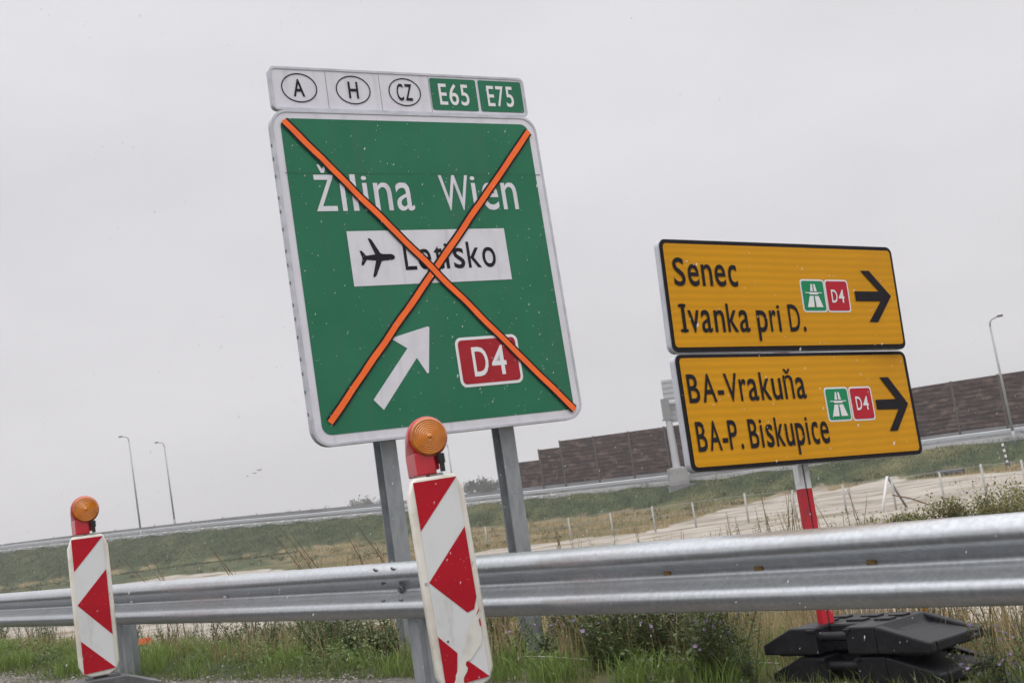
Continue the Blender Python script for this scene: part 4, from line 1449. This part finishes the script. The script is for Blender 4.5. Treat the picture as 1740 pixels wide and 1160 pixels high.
def scatter(kinds, spans, n, label, group, s0, s1):
    for i in range(n):
        px = wr.uniform(spans[0], spans[1])
        # distance measured from the rail line along that direction
        rr_ = (px - 945) / 2200
        k = wr.uniform(*spans[2])
        lo = A0.y - (A0.y * 0)
        # intersect the ray with the line u = k
        den = rr_ * ND.x + ND.y
        Y = (k + A0.dot(ND)) / den
        x = rr_ * Y
        weed(kinds[i % len(kinds)], x, Y, wr.uniform(s0, s1), wr.uniform(0, 6.28), label, group)
scatter(['green_c', 'green_a', 'green_c'], (0, 120, (1.6, 3.4)), 14, 'green weed in the clump left of the small beacon', 'weeds left of the small beacon', .7, 1.05)
scatter(['green_c', 'green_a', 'green_b', 'green_c'], (225, 450, (1.4, 3.2)), 22, 'green weed behind the guardrail between the small beacon and the sandy patch', 'weeds right of the small beacon', .6, .95)
scatter(['green_b', 'green_a', 'green_b', 'green_c'], (470, 690, (1.0, 3.4)), 34, 'green weed behind the guardrail left of the middle rail post', 'weeds left of the middle rail post', .6, 1.0)
scatter(['mallow_a', 'mallow_b', 'mallow_c'], (945, 1015, (1.5, 2.8)), 16, 'mallow with purple flowers just right of the right leg of the green sign', 'mallows right of the sign leg', .75, 1.05)
scatter(['mallow_b', 'mallow_c'], (812, 868, (1.6, 2.8)), 5, 'mallow with purple flowers between the torn beacon and the right leg of the green sign', 'mallows left of the sign leg', .6, .9)
scatter(['mallow_c'], (885, 930, (1.5, 1.9)), 2, 'small mallow growing in front of the right leg of the green sign', 'mallows in front of the sign leg', .5, .6)
scatter(['mallow_c', 'mallow_a', 'green_b'], (990, 1230, (.8, 2.6)), 30, 'leafy mallow in the dry grass between the sign leg and the base plates', 'mallows in the dry grass', .6, .9)
scatter(['mallow_a', 'green_a', 'green_a'], (1175, 1262, (.55, 1.2)), 9, 'leafy plant beside the left end of the black base plates', 'plants left of the base plates', .55, .8)
scatter(['mallow_b', 'mallow_c'], (1640, 1715, (.2, .45)), 3, 'mallow with purple flowers hanging over the black base plates', 'mallows over the base plates', .40, .5)
scatter(['dock', 'dock', 'green_c'], (1500, 1760, (1.6, 3.2)), 16, 'dry reddish dock stalk behind the base plates', 'dry docks behind the base plates', .7, 1.0)
scatter(['dock', 'green_c'], (1020, 1320, (2.6, 4.6)), 14, 'dry brown dock stalk standing in the straw behind the guardrail', 'dry docks in the straw', .7, 1.05)

for i in range(26):
    px = wr.uniform(930, 1480); Y = wr.uniform(20, 30)
    weed('dock' if i % 3 else 'green_c', (px - 915) / 2200 * Y, Y, wr.uniform(1.5, 2.4), wr.uniform(0, 6.28), 'dry weed stalk in the sandy field showing above the guardrail', 'stalks above the guardrail')
# bushes standing in the field
def bush(x, y, w, h, seed, label, m, n=2400):
    r = random.Random(seed)
    z = ground(x, y)
    t = thing('bush', (x, y, z), label, 'bush', 'bushes in the sandy field')
    V, F, MI = [], [], []
    st = NB()
    cl = [(r.uniform(-.5, .5) * w, r.uniform(-.3, .3) * w, r.uniform(.25, .8) * h, r.uniform(.16, .34)) for _ in range(16)]
    for cx_, cy_, cz_, cr_ in cl:
        tube(st, [(cx_ * .15, cy_ * .15, -.05), (cx_ * .6, cy_ * .6, cz_ * .6), (cx_, cy_, cz_)], [.014, .01, .004], 5, caps=False)
        for _ in range(n // 16):
            d = Vector((r.gauss(0, 1), r.gauss(0, 1), r.gauss(0, .8)))
            p = Vector((cx_, cy_, cz_)) + d * cr_ * .55 * min(w, h * 1.3)
            if p.z < 0: p.z = abs(p.z) * .4
            dd = Vector((r.gauss(0, 1), r.gauss(0, 1), r.gauss(.5, .6))).normalized()
            leaf(V, F, MI, p, dd, Vector((0, 0, 1)), r.uniform(.05, .11), r.uniform(.014, .03), 0)
    link('branches', st, M_STEM, t)
    link('foliage', (V, F), m, t)
for i, (px, Y, w, h) in enumerate([(1705, 28, 1.5, 1.12), (1660, 29, 1.1, .9), (1750, 30, 1.4, 1.05), (1610, 29, 1.3, .98), (1565, 29, 1.3, .86), (1528, 29, 1.2, .82), (1488, 29, 1.1, .75), (1795, 29, 1.2, 1.0)]):
    x = (px - 910) / 2200 * Y
    bush(x, Y, w, h, 60 + i, ['large yellowish green bush above the guardrail near the right edge', 'bushy shrub just left of the largest yellowish bush', 'brownish bush touching the right edge of the photo', 'low shrub right of the white fence brace',
         'low brown shrub between the fence brace and the bushes', 'low tuft of shrub beside the foot of the dark brace', 'low shrub at the foot of the white brace', 'bush partly beyond the right edge'][i], M_BUSH)
for i, (px, Y, w, h) in enumerate([(405, 21, .5, .28), (455, 23, .7, .38), (505, 19, .55, .40)]):
    x = (px - 940) / 2200 * Y
    bush(x, Y, w, h, 90 + i, ['small dark shrub leftmost on the sandy ground under the rail', 'low dark shrub in the middle of the sandy ground under the rail', 'greyish shrub at the right end of the sandy patch under the rail'][i], M_LEAFD, 700)
# bare stalks in the field on the left
for i, (px, Y, top) in enumerate([(282, 12.5, 1.08), (297, 12.8, 1.14), (308, 12.6, 1.10), (412, 11.5, 1.08), (424, 11.3, 1.02), (540, 10.6, 1.10), (556, 10.8, 1.16), (566, 10.5, 1.05), (636, 10.4, 1.12), (676, 10.2, 1.10)]):
    x = (px - 918) / 2200 * Y
    z = ground(x, Y)
    hh = top - z
    bm = NB()
    r = random.Random(i)
    k = r.uniform(.20, .42)
    tube(bm, [(0, 0, -.05), (-.02, 0, hh * .4), (-k * .45, 0, hh * .72), (-k, r.uniform(-.1, .1), hh)], [.0055, .005, .004, .0018], 5)
    tube(bm, [(-k * .3, 0, hh * .62), (-k * .55, .06, hh * .82)], [.003, .0012], 5)
    tag(link('dry_stalk', bm, M_STICK, None, Matrix.Translation((x, Y, z))), 'dry leaning brown stalk rising above the guardrail between the two beacons', 'stalk', 'dry stalks between the beacons')

# far hazy trees beyond the motorway
def far_tree(px, Y, h, w, seed, label, base=-1.1, dens=260):
    r = random.Random(seed)
    x = (px - 907) / 2200 * Y
    t = thing('tree', (x, Y, base), label, 'tree', 'hazy trees beyond the motorway')
    bm = NB()
    tube(bm, [(0, 0, -.3), (0, 0, h * .3), (.1, 0, h * .6), (0, 0, h * .9)], [.35, .28, .16, .04], 6)
    V, F, MI = [], [], []
    for k in range(8):
        a = r.uniform(0, 6.28); e = Vector((math.cos(a) * w * .4, math.sin(a) * w * .4, h * r.uniform(.5, .92)))
        tube(bm, [(0, 0, h * .3), tuple(e * .6 + Vector((0, 0, h * .12))), tuple(e)], [.14, .09, .03], 5)
        cr_ = w * r.uniform(.13, .24)
        for _ in range(dens // 8):
            d = Vector((r.gauss(0, 1), r.gauss(0, 1), r.gauss(0, .8))) * cr_ * .7
            dd = Vector((r.gauss(0, 1), r.gauss(0, 1), r.gauss(0, 1))).normalized()
            leaf(V, F, MI, e + d, dd, Vector((0, 0, 1)), r.uniform(.35, .8), r.uniform(.14, .32), 0)
    link('trunk', bm, M_BARK, t)
    link('crown', (V, F), M_CROWN, t)
TL = [(822, 330, 9.3, 5.0, 'roundest hazy tree just right of the large beacon'), (808, 345, 9.0, 3.6, 'small hazy tree touching the edge of the large beacon'), (838, 340, 9.0, 4.0, 'hazy tree right beside the roundest one'), (862, 350, 8.8, 4.2, 'hazy tree next to the right leg of the green sign'),
      (598, 360, 10.6, 4.6, 'sparse hazy tree in the pair nearest the left sign leg, left one'), (637, 352, 10.6, 4.4, 'sparse hazy tree in the pair nearest the left sign leg, right one'), (614, 372, 9.9, 3.6, 'smaller hazy tree between the two sparse ones'), (664, 356, 10.6, 4.4, 'hazy tree partly behind the left sign leg'),
      (500, 400, 11.0, 3.8, 'tiny hazy tree leftmost in the far tree line'), (522, 400, 11.2, 4.4, 'tiny hazy tree second from the left in the far tree line'), (548, 410, 11.2, 3.6, 'low hazy tree third from the left in the far tree line')]
for i, (px, Y, h, w, lb) in enumerate(TL):
    far_tree(px, Y, h + (2.2 if px > 800 else 1.6), w * 1.25, 200 + i, lb, dens=1400 if px > 800 else 480)

# ------------------------------------------------------------------ small things
def stones():
    r = random.Random(9)
    V, F = [], []
    for _ in range(15000):
        u = r.uniform(-.5, .9); s = r.uniform(-3, 9.6)
        x, y = pt(u, s)
        if r.random() < sm(.2, .8, u + .4 * (1 - sm(2.0, 6.5, s))): continue
        if noise.noise((x * 1.7, y * 1.7, 5)) < -.28: continue
        z = ground(x, y)
        sz = r.uniform(.004, .015) * (1.6 if r.random() < .06 else 1)
        b = len(V)
        a = r.uniform(0, 6.28)
        ring = []
        for k in range(5):
            an = a + k * 1.2566
            q = sz * r.uniform(.7, 1.2)
            V.append((x + math.cos(an) * q, y + math.sin(an) * q, z + sz * r.uniform(.0, .35)))
        V.append((x + r.uniform(-.3, .3) * sz, y + r.uniform(-.3, .3) * sz, z + sz * r.uniform(.6, 1.0)))
        for k in range(5): F.append((b + k, b + (k + 1) % 5, b + 5))
    m = leafmat('stone', (.08, .07, .062), (.30, .265, .23), 0)
    tag(link('gravel', (V, F), m), kind='stuff')
stones()
x, y = wpt(266, 12.2); z = ground(x, y)
t = thing('cone_debris', (x, y, z), 'orange and pale broken plastic piece lying behind the left rail post', 'debris')
bm = NB(); bmesh.ops.create_cone(bm, cap_ends=False, segments=16, radius1=.068, radius2=.055, depth=.05, matrix=Matrix.Translation((0, 0, .14)))
bmesh.ops.solidify(bm, geom=bm.faces[:], thickness=.006)
link('collar', bm, M_DEBRIS, t)
bm = NB(); tube(bm, [(0, 0, -.02), (0, 0, .06), (.01, 0, .115)], [.05, .055, .048], 12)
link('stump', bm, M_BEACWHITE, t, None, R(40))
x, y = pt(2.1, 8.9)
bm = NB(); tube(bm, [(1.76, 6.55, -.1), (1.87, 6.62, .30), (1.97, 6.70, .62)], [.014, .013, .011], 8)
tag(link('cane', bm, M_CANE, None, Matrix(), True), 'yellow leaning cane standing behind the black base plates', 'cane')
bm = NB()
pts = []
for i in range(22):
    s = 6.2 + i * .10
    x, y = pt(1.0 + .01 * math.sin(i * .6), s)
    pts.append((x, y, ground(x, y, False) + .05 + .008 * math.sin(i * .5)))
tube(bm, pts, .0018, 5)
tag(link('string', bm, M_STRING, None, Matrix()), 'pale string stretched low through the weeds left of the base plates', 'string')
for i, (dx, dz) in enumerate(((0, 0), (1.2, .25), (2.0, .6))):
    bm = NB()
    tube(bm, [(-.22, 0, 0), (-.05, 0, .02), (.15, 0, .03), (.25, 0, .02)], [.01, .07, .06, .02], 8)
    for sgn in (-1, 1):
        a = [bm.verts.new(p) for p in ((-.06, sgn * .04, .04), (.10, sgn * .04, .04), (.06, sgn * .32, .16 + .1 * (i - 1)), (-.10, sgn * .55, .06), (-.08, sgn * .3, .14 + .1 * (i - 1)))]
        bm.faces.new(a)
    bx, by, bz = -43.4 + dx, 200.0, 12.1 + dz
    tag(link('bird', bm, M_BIRD, None, Matrix.Translation((bx, by, bz)) @ Matrix.Rotation(R(60), 4, 'Z')), 'tiny distant bird flying above the motorway left of the green sign', 'bird', 'distant birds')

# falling sleet
def sleet():
    r = random.Random(31)
    V, F = [], []
    for _ in range(6000):
        y = 3.6 + 6.5 * r.random()
        x = y * r.uniform(-.5, .5); z = 1 + y * r.uniform(-.2, .48)
        if z < ground(x, y, False) + .02: continue
        w = r.uniform(.0006, .0013) * (1 + .8 * (r.random() < .05)); h = w * r.uniform(1.2, 4.5)
        b = len(V)
        tl = r.uniform(.2, .5)
        d = Vector((tl, .1, 1)).normalized()
        sd = Vector((1, 0, -tl)).normalized() * w
        bk = Vector((0, w, 0))
        p = Vector((x, y, z))
        for q in (p - d * h, p + sd, p + bk, p - sd, p - bk, p + d * h): V.append(tuple(q))
        for k in range(4):
            F += [(b, b + 1 + k, b + 1 + (k + 1) % 4), (b + 5, b + 1 + (k + 1) % 4, b + 1 + k)]
    tag(link('sleet', (V, F), M_FLAKE), kind='stuff')
sleet()

# ------------------------------------------------------------------ air
bm = NB(); box(bm, -900, 900, -60, 700, -8, 40)
hz_m = bpy.data.materials.new('haze')
hz_m.use_nodes = True
ht = hz_m.node_tree
ht.nodes.clear()
ho = ht.nodes.new('ShaderNodeOutputMaterial')
hv = ht.nodes.new('ShaderNodeVolumePrincipled')
hv.inputs['Color'].default_value = (.93, .93, .95, 1)
hv.inputs['Density'].default_value = .0008
hv.inputs['Anisotropy'].default_value = .2
ht.links.new(hv.outputs[0], ho.inputs['Volume'])
tag(link('haze', bm, hz_m), kind='stuff')
